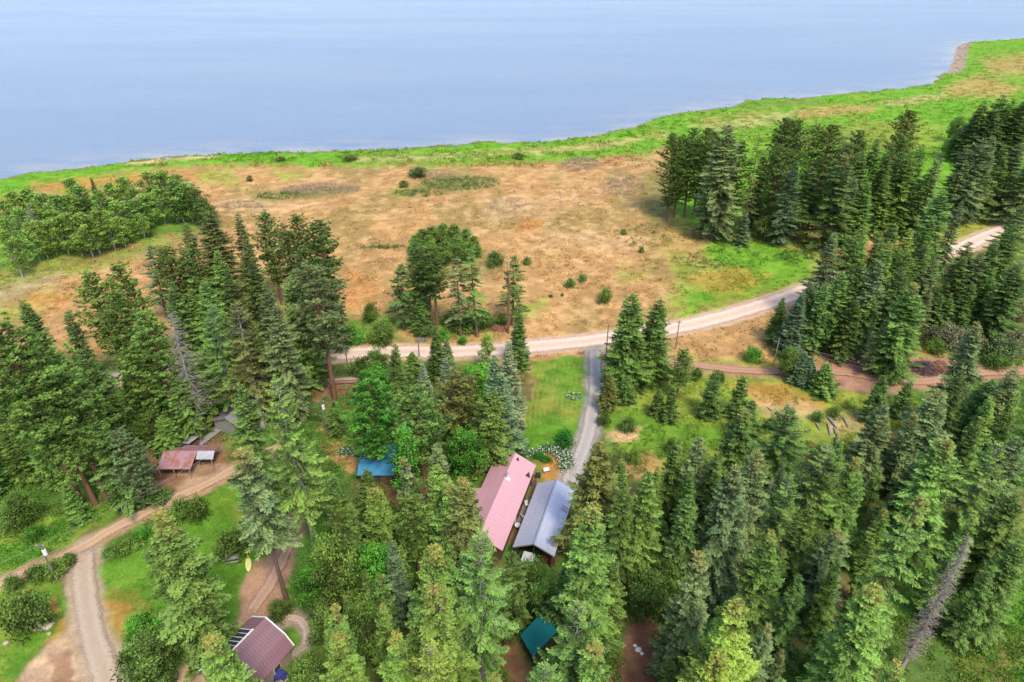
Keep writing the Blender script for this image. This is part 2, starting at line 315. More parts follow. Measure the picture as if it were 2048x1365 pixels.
def ground_colour(x, y):
    wx = x + (fbm(x, y, 5, 3, 11) - .5) * 5; wy = y + (fbm(x, y, 5, 3, 12) - .5) * 7
    u, v = UV(wx, wy)
    n1 = fbm(x, y, 18, 4, 2); n2 = fbm(x, y, 3.2, 4, 3); n3 = fbm(x, y, 1.1, 2, 4); n4 = fbm(x, y * .5, 14, 5, 8)
    c = np.zeros(x.shape + (3,))
    forest = ss(v, 725, 790) * (1 - 0 * u)
    forest = np.maximum(forest, ss(v, 700, 740) * ((u < 1000) | (u > 1700)))
    mead = np.array(TAN)[None] * (.85 + .35 * n1[:, None])
    mead = mead * (1 - ss(n4, .42, .66)[:, None] * .45) + np.array([.24, .20, .06])[None] * (ss(n4, .42, .66)[:, None] * .45)
    mead = mead * (1 - ss(n2, .55, .75)[:, None] * .35) + np.array(PALE)[None] * ss(n2, .55, .75)[:, None] * .35
    fl = np.array(FLOOR)[None] * (.7 + .6 * n1[:, None]); k = ss(n4, .52, .66)[:, None]; fl = fl * (1 - .6 * k) + np.array(SOIL)[None] * .6 * k
    k = ss(n2, .5, .62)[:, None] * .5; fl = fl * (1 - k) + np.array(UNDER)[None] * k
    c = mead * (1 - forest[:, None]) + fl * forest[:, None]
    for colr, soft, stg, pts in COVERS:
        pa = np.array(pts, float); lo = pa.min(0) - 40; hi = pa.max(0) + 40
        sel = np.where((u > lo[0]) & (u < hi[0]) & (v > lo[1]) & (v < hi[1]))[0]
        if not len(sel): continue
        us, vs = u[sel], v[sel]; d = polydist(us, vs * 1.0, pa, True); d = np.where(inside(us, vs, pa), d, -d)
        m = ss(d / soft + (n2[sel] - .5) * 2.2, -1, 1)[:, None] * stg
        c[sel] = c[sel] * (1 - m) + np.array(colr)[None] * m
    # wear: patches of taller darker and drier grass
    k = (ss(n2, .35, .7) - .5)[:, None] * .5 + (n3 - .5)[:, None] * .5; c = c * (1 + k * .55)
    dry = (ss(n4, .45, .65) * ss(n2, .4, .6) * .35)[:, None]; g = (c[:, 1:2] > c[:, 0:1] * 1.2); c = np.where(g, c * (1 - dry) + np.array([.30, .26, .06]) * dry, c)
    # mowing rows on the lawn by the drive: rows of dry clippings
    ml = inside(u, v, np.array([(1066, 725), (1176, 722), (1170, 800), (1158, 860), (1040, 860), (1050, 800)], float))
    rows = .5 + .5 * np.sin((x - .03 * (y - 110) ** 2 * .12 + (n1 - .5) * 2) * 2 * pi / 1.15)
    rk = (ss(rows, .55, .95) * ml * (.2 + .9 * ss(n4, .35, .6)))[:, None] * .55; c = c * (1 - rk) + np.array([.30, .27, .06]) * rk
    for kname, ln in RCOARSE.items():
        w2 = ROADS[kname][1] / 2; lo = ln.min(0) - 12; hi = ln.max(0) + 12
        sel = np.where((x > lo[0]) & (x < hi[0]) & (y > lo[1]) & (y < hi[1]))[0]
        if not len(sel): continue
        d = polydist(x[sel], y[sel], ln) - w2 + (n2[sel] - .5) * 2.0
        m = (1 - ss(d, -.4, 1.3))[:, None] * .9; c[sel] = c[sel] * (1 - m) + np.array(ROADS[kname][3])[None] * m
    d = shore_sd(x, y); m = (1 - ss(d + (n2 - .5) * 6, .3, 3.2))[:, None] * (y > 180)[:, None]; c = c * (1 - m) + np.array([.24, .16, .10])[None] * (.7 + .6 * n3[:, None]) * m
    lx, ly = P(1915, 110)[:2]; md = ((np.abs(x - lx) < 60) & (np.abs(y - ly) < 110) & (d < 10))[:, None] * .9; c = c * (1 - md) + np.array([.36, .26, .20])[None] * md * (.6 + .9 * n3[:, None]) 
    return np.clip(c, .004, .9)
ys = [18.0]
while ys[-1] < 1500: ys.append(ys[-1] + max(.26, (ys[-1] + 40) * .0026))
ys = np.array([-3000, -400, -100, -20] + ys + [2500.])
NX = 620; a = np.linspace(-1, 1, NX)
rowsX = []; 
for y in ys:
    half = (max(y, 18) + 60) * .92; xr = a * half; xr[0] = -6000; xr[-1] = 6000; rowsX.append(xr)
X = np.array(rowsX); Y = np.repeat(ys[:, None], NX, 1); xf, yf = X.ravel(), Y.ravel()
Z = gh(xf, yf); gc = ground_colour(xf, yf)
idx = np.arange(len(ys) * NX).reshape(len(ys), NX)
F = np.stack([idx[:-1, :-1], idx[:-1, 1:], idx[1:, 1:], idx[1:, :-1]], -1).reshape(-1, 4)
keep = shore_sd(xf, yf)[F].max(1) > -12; keep |= (yf[F].max(1) < 150); F = F[keep]
rough = (fbm(xf, yf, .9, 2, 21) - .5) * .16
Z2 = Z + rough * (yf > 0)
m, n, b = newmat('ground_cover'); b.inputs['Roughness'].default_value = .95; b.inputs['Specular IOR Level'].default_value = .05
at = N(n, 'ShaderNodeAttribute', attribute_name='tint'); no = noise_node(n, 2.2, 8, rough=.75); no2 = noise_node(n, .35, 6, rough=.7)
mr = N(n, 'ShaderNodeMapRange'); mr.inputs[1].default_value = .3; mr.inputs[2].default_value = .7; mr.inputs[3].default_value = .76; mr.inputs[4].default_value = 1.24
n.links.new(no.outputs['Fac'], mr.inputs[0]); mr2 = N(n, 'ShaderNodeMapRange'); mr2.inputs[1].default_value = .3; mr2.inputs[2].default_value = .7; mr2.inputs[3].default_value = .8; mr2.inputs[4].default_value = 1.2
n.links.new(no2.outputs['Fac'], mr2.inputs[0]); mm = N(n, 'ShaderNodeMath', operation='MULTIPLY'); n.links.new(mr.outputs[0], mm.inputs[0]); n.links.new(mr2.outputs[0], mm.inputs[1])
sc = N(n, 'ShaderNodeVectorMath', operation='SCALE'); n.links.new(at.outputs['Color'], sc.inputs[0]); n.links.new(mm.outputs[0], sc.inputs['Scale'])
n.links.new(sc.outputs[0], b.inputs['Base Color']); bp = N(n, 'ShaderNodeBump'); bp.inputs['Strength'].default_value = .6; bp.inputs['Distance'].default_value = .15
n.links.new(no.outputs['Fac'], bp.inputs['Height']); n.links.new(bp.outputs[0], b.inputs['Normal']); M_GROUND = m
uu, vv = UV(xf, yf)
lawnpoly = np.array([(1068, 716), (1178, 712), (1172, 800), (1160, 850), (1140, 890), (1050, 900), (1015, 890), (1030, 830), (1060, 800), (1068, 760)], float)
isl = inside(uu, vv, lawnpoly)[F].all(1)
def sub(Fs):
    used = np.unique(Fs); mp = np.zeros(len(xf), np.int32); mp[used] = np.arange(len(used)); return used, mp[Fs]
for nm, s in (('ground', ~isl), ('lawn', isl)):
    used, Fs = sub(F[s]); link(nm, mesh_np(nm, np.stack([xf, yf, Z2], 1)[used], Fs, M_GROUND, extra=gc[used], smooth=True), kind='structure')
# lake
m, n, b = newmat('lake_water'); b.inputs['Roughness'].default_value = .32; b.inputs['IOR'].default_value = 1.33
b.inputs['Specular IOR Level'].default_value = .5
n1 = noise_node(n, .28, 7, rough=.7, stretch=(1, 1.7, 1)); n2_ = noise_node(n, .012, 4, stretch=(.5, 1.4, 1))
rp = N(n, 'ShaderNodeValToRGB'); rp.color_ramp.elements[0].position = .25; rp.color_ramp.elements[1].position = .75
rp.color_ramp.elements[0].color = (.15, .215, .335, 1); rp.color_ramp.elements[1].color = (.175, .235, .345, 1)
n.links.new(n2_.outputs['Fac'], rp.inputs[0]); n.links.new(rp.outputs[0], b.inputs['Base Color'])
bp = N(n, 'ShaderNodeBump'); bp.inputs['Strength'].default_value = 1; bp.inputs['Distance'].default_value = .8
n.links.new(n1.outputs['Fac'], bp.inputs['Height']); n.links.new(bp.outputs[0], b.inputs['Normal'])
n3 = noise_node(n, .006, 5, rough=.55, stretch=(.35, 1.6, 1)); mr = N(n, 'ShaderNodeMapRange'); mr.inputs[1].default_value = .35; mr.inputs[2].default_value = .65; mr.inputs[3].default_value = .18; mr.inputs[4].default_value = .24
n.links.new(n3.outputs['Fac'], mr.inputs[0]); n.links.new(mr.outputs[0], b.inputs['Roughness'])   # calmer and more ruffled water
at = N(n, 'ShaderNodeAttribute', attribute_name='shade'); sp = N(n, 'ShaderNodeSeparateColor'); n.links.new(at.outputs['Color'], sp.inputs[0]); n5 = noise_node(n, .05, 6, rough=.65, stretch=(.6, 1.6, 1))
mrs = N(n, 'ShaderNodeMapRange'); mrs.inputs[1].default_value = .4; mrs.inputs[2].default_value = .62; n.links.new(n5.outputs['Fac'], mrs.inputs[0]); mus = N(n, 'ShaderNodeMath', operation='MULTIPLY'); n.links.new(mrs.outputs[0], mus.inputs[0]); n.links.new(sp.outputs[0], mus.inputs[1])
mxs = N(n, 'ShaderNodeMix', data_type='RGBA'); n.links.new(mus.outputs[0], mxs.inputs[0]); n.links.new(rp.outputs[0], mxs.inputs[6]); mxs.inputs[7].default_value = (.42, .37, .30, 1); n.links.new(mxs.outputs[2], b.inputs['Base Color'])
wy = np.concatenate([[120.], 150 * 1.012 ** np.arange(260), [8000., 40000.]]); wx_ = np.linspace(-1, 1, 260); WX = wx_[None] * (wy[:, None] + 60) * .95; WX[:, 0] = -30000; WX[:, -1] = 30000; WYY = np.repeat(wy[:, None], 260, 1)
dsh = -shore_sd(WX.ravel(), WYY.ravel()); shl = np.exp(-np.maximum(dsh, 0) / 14.0) * .8; wi = np.arange(WX.size).reshape(WX.shape)
link('lake_water', mesh_np('lake_water', np.column_stack([WX.ravel(), WYY.ravel(), np.full(WX.size, WATER_Z)]), np.stack([wi[:-1, :-1], wi[:-1, 1:], wi[1:, 1:], wi[1:, :-1]], -1).reshape(-1, 4), m, shade=np.column_stack([shl] * 3), smooth=True), kind='structure')
# roads
def road_mat(name, c1, c2, tracks=True):
    m, n, b = newmat(name); b.inputs['Roughness'].default_value = .95; b.inputs['Specular IOR Level'].default_value = .05
    at = N(n, 'ShaderNodeAttribute', attribute_name='shade'); sp = N(n, 'ShaderNodeSeparateColor'); n.links.new(at.outputs['Color'], sp.inputs[0])
    no = noise_node(n, 1.2, 6, rough=.7); no2 = noise_node(n, 12, 3)
    ad = N(n, 'ShaderNodeMath', operation='MULTIPLY_ADD'); n.links.new(no.outputs['Fac'], ad.inputs[0]); ad.inputs[1].default_value = 1.1; ad.inputs[2].default_value = -.55
    ad2 = N(n, 'ShaderNodeMath', operation='ADD', use_clamp=True); n.links.new(ad.outputs[0], ad2.inputs[0]); n.links.new(sp.outputs[0], ad2.inputs[1])
    mx = N(n, 'ShaderNodeMix', data_type='RGBA'); n.links.new(ad2.outputs[0], mx.inputs[0]); mx.inputs[6].default_value = (*c2, 1); mx.inputs[7].default_value = (*c1, 1)
    mr = N(n, 'ShaderNodeMapRange'); mr.inputs[1].default_value = .3; mr.inputs[2].default_value = .7; mr.inputs[3].default_value = .8; mr.inputs[4].default_value = 1.2; n.links.new(no2.outputs['Fac'], mr.inputs[0])
    sc = N(n, 'ShaderNodeVectorMath', operation='SCALE'); n.links.new(mx.outputs[2], sc.inputs[0]); n.links.new(mr.outputs[0], sc.inputs['Scale']); n.links.new(sc.outputs[0], b.inputs['Base Color'])
    bp = N(n, 'ShaderNodeBump'); bp.inputs['Strength'].default_value = .4; bp.inputs['Distance'].default_value = .08; n.links.new(no2.outputs['Fac'], bp.inputs['Height']); n.links.new(bp.outputs[0], b.inputs['Normal'])
    no3 = noise_node(n, 3.0, 6, rough=.75); al = N(n, 'ShaderNodeMath', operation='MULTIPLY_ADD'); n.links.new(no3.outputs['Fac'], al.inputs[0]); al.inputs[1].default_value = 2.2; al.inputs[2].default_value = -1.1
    al2 = N(n, 'ShaderNodeMath', operation='ADD'); n.links.new(al.outputs[0], al2.inputs[0]); n.links.new(sp.outputs[1], al2.inputs[1])
    al3 = N(n, 'ShaderNodeMapRange'); al3.inputs[1].default_value = .3; al3.inputs[2].default_value = .85; n.links.new(al2.outputs[0], al3.inputs[0]); n.links.new(al3.outputs[0], b.inputs['Alpha'])
    return m
for ri, (k, (px, wd, c1, c2)) in enumerate(ROADS.items()):
    ln = RLINES[k]; t = np.gradient(ln, axis=0); t /= np.hypot(*t.T)[:, None]; nn = np.stack([-t[:, 1], t[:, 0]], 1)
    s = np.array([-1, -.85, -.6, -.42, -.2, 0, .2, .42, .6, .85, 1.]); prof = np.array([0, .35, .8, 1, .55, .4, .55, 1, .8, .35, 0])
    hw = wd / 2; j = (fbm(ln[:, 0], ln[:, 1], 2.0, 3, 30 + ri) - .5) * 1.3; j2 = (fbm(ln[:, 0], ln[:, 1], 2.0, 3, 50 + ri) - .5) * 1.3
    V = []; A = []; ii_ = np.arange(len(ln)); endf = np.clip(np.minimum(ii_, len(ln) - 1 - ii_) / 3.0, 0, 1)
    for i in range(len(s)):
        off = s[i] * (hw + (j if s[i] > 0 else j2) * abs(s[i])); p = ln + nn * off[:, None] if hasattr(off, '__len__') else ln + nn * off
        z = gh0(p[:, 0], p[:, 1]) + .17 + .02 * ri - .15 * (abs(s[i]) == 1) - .03 * (prof[i] == 1); V.append(np.column_stack([p, z])); A.append(np.column_stack([np.full(len(ln), prof[i]), np.full(len(ln), [0, .38, .8, 1, 1, 1, 1, 1, .8, .38, 0][i]) * endf, np.zeros(len(ln))]))
    V = np.stack(V, 1).reshape(-1, 3); A = np.stack(A, 1).reshape(-1, 3); id_ = np.arange(len(V)).reshape(len(ln), len(s))
    Fs = np.stack([id_[:-1, :-1], id_[:-1, 1:], id_[1:, 1:], id_[1:, :-1]], -1).reshape(-1, 4)
    link(k, mesh_np(k, V, Fs, road_mat(k, c1, c2), shade=A, smooth=True), kind='structure')

# ------------------------------------------------------------------ vegetation builders
def unit(v): return v / np.maximum(np.linalg.norm(v, axis=-1, keepdims=True), 1e-9)
def kites(p, d, s, L, W, bend=.0):
    L = L[:, None]; W = W[:, None]; dn = np.zeros_like(p); dn[:, 2] = -bend
    a = p; b = p + d * L * .45 + s * W * .5; c = p + d * L + dn * L; e = p + d * L * .45 - s * W * .5
    return np.stack([a, b, c, e], 1)
def finish_kites(name, K, sh, mat):
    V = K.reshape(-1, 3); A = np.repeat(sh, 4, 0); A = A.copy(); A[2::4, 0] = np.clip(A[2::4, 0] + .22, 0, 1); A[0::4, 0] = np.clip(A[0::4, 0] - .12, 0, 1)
    return mesh_np(name, V, np.arange(len(V)).reshape(-1, 4), mat, shade=np.clip(A, 0, 1))
def tubes_np(T, n=4):
    """T: list of (pts Nx3, radii) -> one V, F"""
    V = []; F = []; o = 0
    for pts, rad in T:
        pts = np.asarray(pts, float); d = unit(np.gradient(pts, axis=0)); ref = np.array([.31, .17, .93]) if abs(d[0][2]) < .8 else np.array([1., .1, 0])
        a_ = unit(np.cross(d, ref)); b_ = np.cross(d, a_)
        k = np.arange(n) * 2 * pi / n; ring = pts[:, None] + (a_[:, None] * np.cos(k)[None, :, None] + b_[:, None] * np.sin(k)[None, :, None]) * np.asarray(rad)[:, None, None]
        V.append(ring.reshape(-1, 3)); i = np.arange(len(pts) - 1)[:, None] * n; kk = np.arange(n)[None]
        F.append(np.stack([i + kk, i + (kk + 1) % n, i + n + (kk + 1) % n, i + n + kk], -1).reshape(-1, 4) + o); o += len(pts) * n
    return np.vstack(V), np.vstack(F)
def trunk_line(rs, h, bend=.25):
    t = np.linspace(0, 1, 9); ph = rs.rand(2) * 6.28
    return np.column_stack([np.sin(t * 3 + ph[0]) * bend - np.sin(ph[0]) * bend, np.sin(t * 2.5 + ph[1]) * bend - np.sin(ph[1]) * bend, t * h * .985]), t
def at_trunk(line, z, h): return np.array([np.interp(z, line[:, 2], line[:, 0]), np.interp(z, line[:, 2], line[:, 1]), z])
def conifer(seed, h=24., Rr=4., cb=.1, step=.42, nb=6, p=.75, up=.45, low=-.25, droop=.3, lift=.18, tw=.26, twl=.34, kw=.21, limbs=0., trunk_r=.33, bark=None, sub=3, hang=.1, lump=.35, bare_tips=0., gap=.0):
    rs = np.random.RandomState(seed); line, tt = trunk_line(rs, h, .18)
    T = [(line, np.interp(tt, [0, .04, .5, 1], [trunk_r * 1.25, trunk_r, trunk_r * .6, .03]))]; Tn = []
    Pk, Dk, Sk, Lk, Wk, Ak = [], [], [], [], [], []
    z = cb * h; az0 = rs.rand() * 6; lx = rs.rand(8) * 6.28
    while z < h * .992:
        q = 1 - (z / h); qq = q / (1 - cb); prof = qq ** p * (1 if qq < .85 else 1 - (qq - .85) * 1.6)
        for b_ in range(nb if q > .12 else 4):
            if rs.rand() < gap: continue
            az = az0 + b_ * 2 * pi / nb + rs.normal() * .25
            lm = 1 + lump * (.5 * sin(2 * az + lx[0] + z * .35) + .5 * sin(3 * az + lx[1] - z * .55) ) * .6
            L = max(.22, Rr * prof * lm * rs.uniform(.62, 1.12)) + .12
            zz = z + rs.uniform(-.5, .5) * step * 2.6; e0 = low + (up - low) * (1 - qq) ** 1.2 + rs.normal() * .14
            d = np.array([cos(az), sin(az), 0]); s = np.array([-sin(az), cos(az), 0]); base = at_trunk(line, min(zz, h * .98), h)
            f = lambda t: base + d * (L * t)[..., None] + np.array([0, 0, 1.]) * (L * (e0 * t - droop * t ** 2 + lift * t ** 4))[..., None] + s * (sin(az * 7) * .12 * L * t * t)[..., None]
            if limbs and rs.rand() < limbs:
                ts = np.linspace(0, .92, 5); Tn.append((f(ts), np.linspace(.06, .012, 5)))
            m_ = max(2, int(L / tw) * 2); t = np.clip((np.arange(m_) + rs.rand(m_)) / m_, .0, 1) ** .8; t = .1 + .9 * t; side = np.where(np.arange(m_) % 2 == 0, 1., -1.)
            pb = f(t); ang = rs.uniform(.55, 1.15, m_) * side; dd = unit(d[None] * np.cos(ang)[:, None] + s[None] * np.sin(ang)[:, None] + np.array([0, 0, 1])[None] * (e0 * .6 - droop * t + lift * 2 * t ** 3 - hang * rs.rand(m_) )[:, None])
            tl = np.minimum((.22 + twl * L * (1 - t) * .9 + .12 * rs.rand(m_)), 1.35) * rs.uniform(.8, 1.2, m_)
            sd = unit(np.cross(dd, np.array([0, 0, 1.])) + rs.normal(0, .25, (m_, 3)))
            bs = rs.uniform(.05, .8); tp = np.clip((z / h - .86) / .12, 0, 1) * rs.uniform(.3, 1)
            def put(p_, d_, s_, l_, w_, sh_): 
                Pk.append(p_); Dk.append(d_); Sk.append(s_); Lk.append(l_); Wk.append(w_); Ak.append(np.column_stack([sh_, np.full(len(l_), tp), rs.rand(len(l_))]))
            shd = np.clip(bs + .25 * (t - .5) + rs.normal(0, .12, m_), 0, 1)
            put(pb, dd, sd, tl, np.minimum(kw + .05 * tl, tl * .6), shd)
            for k in range(sub):
                fr = rs.uniform(.25, .85, m_); a2 = rs.uniform(.5, .95, m_) * (1 if k % 2 else -1)
                d2 = unit(dd * np.cos(a2)[:, None] + sd * np.sin(a2)[:, None] + rs.normal(0, .12, (m_, 3))); s2 = unit(np.cross(d2, np.array([0, 0, 1.])) + rs.normal(0, .35, (m_, 3)))
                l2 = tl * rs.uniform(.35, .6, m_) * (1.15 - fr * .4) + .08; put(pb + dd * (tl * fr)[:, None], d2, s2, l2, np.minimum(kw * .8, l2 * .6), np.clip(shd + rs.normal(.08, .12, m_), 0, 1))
        az0 += 1.1 + rs.rand() * .8; z += step * (.55 + .75 * min(1, qq * 1.6)) * rs.uniform(.85, 1.15)
    # leader
    m_ = 10; t = rs.rand(m_); p_ = np.array([at_trunk(line, h * .965, h)] * m_) + np.array([0, 0, 1]) * (t * h * .03)[:, None]; d_ = unit(rs.normal(0, .5, (m_, 3)) + np.array([0, 0, 1.2]))
    Pk.append(p_); Dk.append(d_); Sk.append(unit(np.cross(d_, rs.normal(0, 1, (m_, 3))))); Lk.append(np.full(m_, .4)); Wk.append(np.full(m_, .14)); Ak.append(np.column_stack([np.full(m_, .7), np.ones(m_), t]))
    K = kites(np.vstack(Pk), np.vstack(Dk), np.vstack(Sk), np.concatenate(Lk), np.concatenate(Wk), .12)
    crown = finish_kites('crown', K, np.vstack(Ak), M_FOL)
    V, F = tubes_np(T, 7)
    if Tn: V2, F2 = tubes_np(Tn, 3); F = np.vstack([F, F2 + len(V)]); V = np.vstack([V, V2])
    return dict(h=h, r=Rr, trunk=mesh_np('trunk', V, F, bark or M_BARK, smooth=True), crown=crown)
def pine(seed, h=26., Rr=4.2, cb=.25, step=.52, nb=5, tufts=12, bark=None, nk=18, round_=.5, tl=.42):
    rs = np.random.RandomState(seed); line, tt = trunk_line(rs, h, .3)
    T = [(line, np.interp(tt, [0, .04, .6, 1], [.46, .38, .24, .05]))]; Tn = []; Pk, Dk, Ak = [], [], []
    z = cb * h; az = rs.rand() * 6; lx = rs.rand(4) * 6.28
    while z < h * .98:
        q = (h - z) / (h * (1 - cb)); prof = (min(1, q / .42)) ** .62 * (1 if q < .6 else 1 - (q - .6) * .9)
        for b_ in range(nb):
            az += 2.4 + rs.normal() * .3; lm = 1 + .38 * sin(2 * az + lx[0] + z * .5) * sin(z * .8 + lx[1])
            L = max(.4, Rr * prof * lm * rs.uniform(.5, 1.1)); e0 = .15 + .55 * (1 - q) + rs.normal() * .12; d = np.array([cos(az), sin(az), 0]); s = np.array([-sin(az), cos(az), 0])
            base = at_trunk(line, min(h * .97, z + rs.uniform(-.3, .3)), h)
            f = lambda t: base + d * (L * t)[..., None] + np.array([0, 0, 1.]) * (L * (e0 * t - .25 * t * t + .18 * t ** 3))[..., None]
            ts = np.linspace(0, .95, 5); Tn.append((f(ts), np.linspace(.085, .02, 5)))
            m_ = max(2, int(tufts * L / Rr)); t = np.linspace(.38, 1, m_) + rs.normal(0, .05, m_) if L > 1.2 else rs.uniform(.5, 1, m_)
            pb = f(t) + s[None] * (rs.uniform(-1, 1, m_) * (.16 + .22 * L * (1.05 - np.abs(t - .65))))[:, None] + np.array([0, 0, 1])[None] * rs.uniform(-.1, .4, m_)[:, None]
            bs = rs.uniform(.2, .7)
            for k in range(m_):
                dv = rs.normal(0, 1, (nk, 3)); dv[:, 2] = np.abs(dv[:, 2]) * .9 - .15; dv += d * .35; dv = unit(dv); Pk.append(np.repeat(pb[k:k + 1], nk, 0)); Dk.append(dv)
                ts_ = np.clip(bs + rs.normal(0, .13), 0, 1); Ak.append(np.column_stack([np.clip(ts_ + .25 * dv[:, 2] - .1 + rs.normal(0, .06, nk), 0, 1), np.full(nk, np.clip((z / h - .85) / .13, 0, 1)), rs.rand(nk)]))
        z += step * rs.uniform(.8, 1.2)
    Pk = np.vstack(Pk); Dk = np.vstack(Dk); n_ = len(Pk); s_ = unit(np.cross(Dk, rs.normal(0, 1, (n_, 3)))); K = kites(Pk, Dk, s_, rs.uniform(.75, 1.2, n_) * tl, np.full(n_, .14), .08)
    crown = finish_kites('crown', K, np.vstack(Ak), M_FOL); V, F = tubes_np(T, 8); V2, F2 = tubes_np(Tn, 3)
    return dict(h=h, r=Rr, trunk=mesh_np('trunk', np.vstack([V, V2]), np.vstack([F, F2 + len(V)]), bark or M_PBARK, smooth=True), crown=crown)
def leafy(seed, h=10., Rr=3.5, cb=.2, lumps=26, per=260, leaf=.34, bark=None, tr=.16, shape=1., narrow_top=.0, stems=1, clumpr=.34):
    rs = np.random.RandomState(seed); T = []; Pk, Ak = [], []; Ck = []
    for l in range(lumps):
        q = (l + .5) / lumps; zc = h * (cb + (1 - cb) * (q ** .9)) * .93; prof = max(.12, (sin(pi * min(1, (q * .86 + .14))) ** .55)) * (1 - narrow_top * q) * shape
        az = l * 2.4 + rs.normal() * .3; rr = Rr * prof * rs.uniform(.25, .95); c = np.array([cos(az) * rr, sin(az) * rr, zc]); lr = Rr * clumpr * rs.uniform(.5, 1.35) * (1 - .3 * narrow_top * q)
        dv = unit(rs.normal(0, 1, (per, 3))); rad = lr * (rs.uniform(.5, 1.1, per) + (rs.rand(per) < .12) * rs.uniform(0, .5, per))[:, None] * (1 + .25 * np.sin(dv[:, :1] * 5 + l)); p_ = c + dv * rad * np.array([1, 1, .8])
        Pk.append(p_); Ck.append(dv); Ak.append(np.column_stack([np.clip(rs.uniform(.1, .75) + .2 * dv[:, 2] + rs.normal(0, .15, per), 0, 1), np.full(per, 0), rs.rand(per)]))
        st = np.array([rs.normal() * .12 * Rr, rs.normal() * .12 * Rr, 0]) if stems > 1 else np.zeros(3); z0 = zc * rs.uniform(.35, .7) if stems == 1 else 0
        T.append((np.array([st + [0, 0, z0], st * .5 + [c[0] * .35, c[1] * .35, z0 + (zc - z0) * .5], c * [.9, .9, 1]]), np.array([tr * .45, tr * .3, .015])))
    if stems == 1:
        line, tt = trunk_line(rs, h, .22); T.insert(0, (line, np.interp(tt, [0, .05, 1], [tr * 1.3, tr, .02])))
    Pk = np.vstack(Pk); Ck = np.vstack(Ck); n_ = len(Pk); d_ = unit(Ck * .6 + rs.normal(0, .8, (n_, 3))); s_ = unit(np.cross(d_, Ck + rs.normal(0, .5, (n_, 3))))
    Pk[:, 2] = np.maximum(Pk[:, 2], .05); K = kites(Pk, d_, s_, rs.uniform(.7, 1.25, n_) * leaf, rs.uniform(.5, .8, n_) * leaf, .1)
    V, F = tubes_np(T, 5); return dict(h=h, r=Rr, trunk=mesh_np('trunk', V, F, bark or M_BARK, smooth=True), crown=finish_kites('crown', K, np.vstack(Ak), M_LEAF))
def dead(seed, h=22., Rr=3., cb=.15, n=130, mat=None, curl=.5, tr=.3, twigs=4, p=.8):
    rs = np.random.RandomState(seed); line, tt = trunk_line(rs, h, .25); T = []; 
    for i in range(n):
        z = h * (cb + (1 - cb) * (i + .5) / n); q = 1 - z / h; L = Rr * (max(q, .05) / (1 - cb)) ** p * rs.uniform(.4, 1.1) + .25; az = i * 2.4 + rs.normal() * .4; e0 = rs.normal(.05, .18); d = np.array([cos(az), sin(az), 0]); s = np.array([-sin(az), cos(az), 0])
        b_ = at_trunk(line, z, h); t = np.linspace(0, 1, 6)[:, None]; f = b_ + d * L * t + np.array([0, 0, 1]) * L * (e0 * t - curl * t ** 2 + curl * .8 * t ** 3) + s * L * .2 * rs.normal() * t * t
        T.append((f, np.linspace(.055, .015, 6)))
        for k in range(twigs):
            j = rs.randint(1, 6); q0 = f[j]; dv = unit(d * .6 + s * rs.normal() * 1.2 + np.array([0, 0, rs.normal(-.15, .35)])) * L * rs.uniform(.15, .4); T.append((np.array([q0, q0 + dv * .5, q0 + dv + [0, 0, .05 * L]]), np.array([.028, .02, .01])))
    V1, F1 = tubes_np([(line, np.interp(tt, [0, .05, 1], [tr * 1.3, tr, .03]))], 7); V2, F2 = tubes_np(T, 3)
    return dict(h=h, r=Rr, trunk=mesh_np('trunk', V1, F1, mat or M_DEAD, smooth=True), crown=mesh_np('bare_branches', V2, F2, mat or M_DEAD))
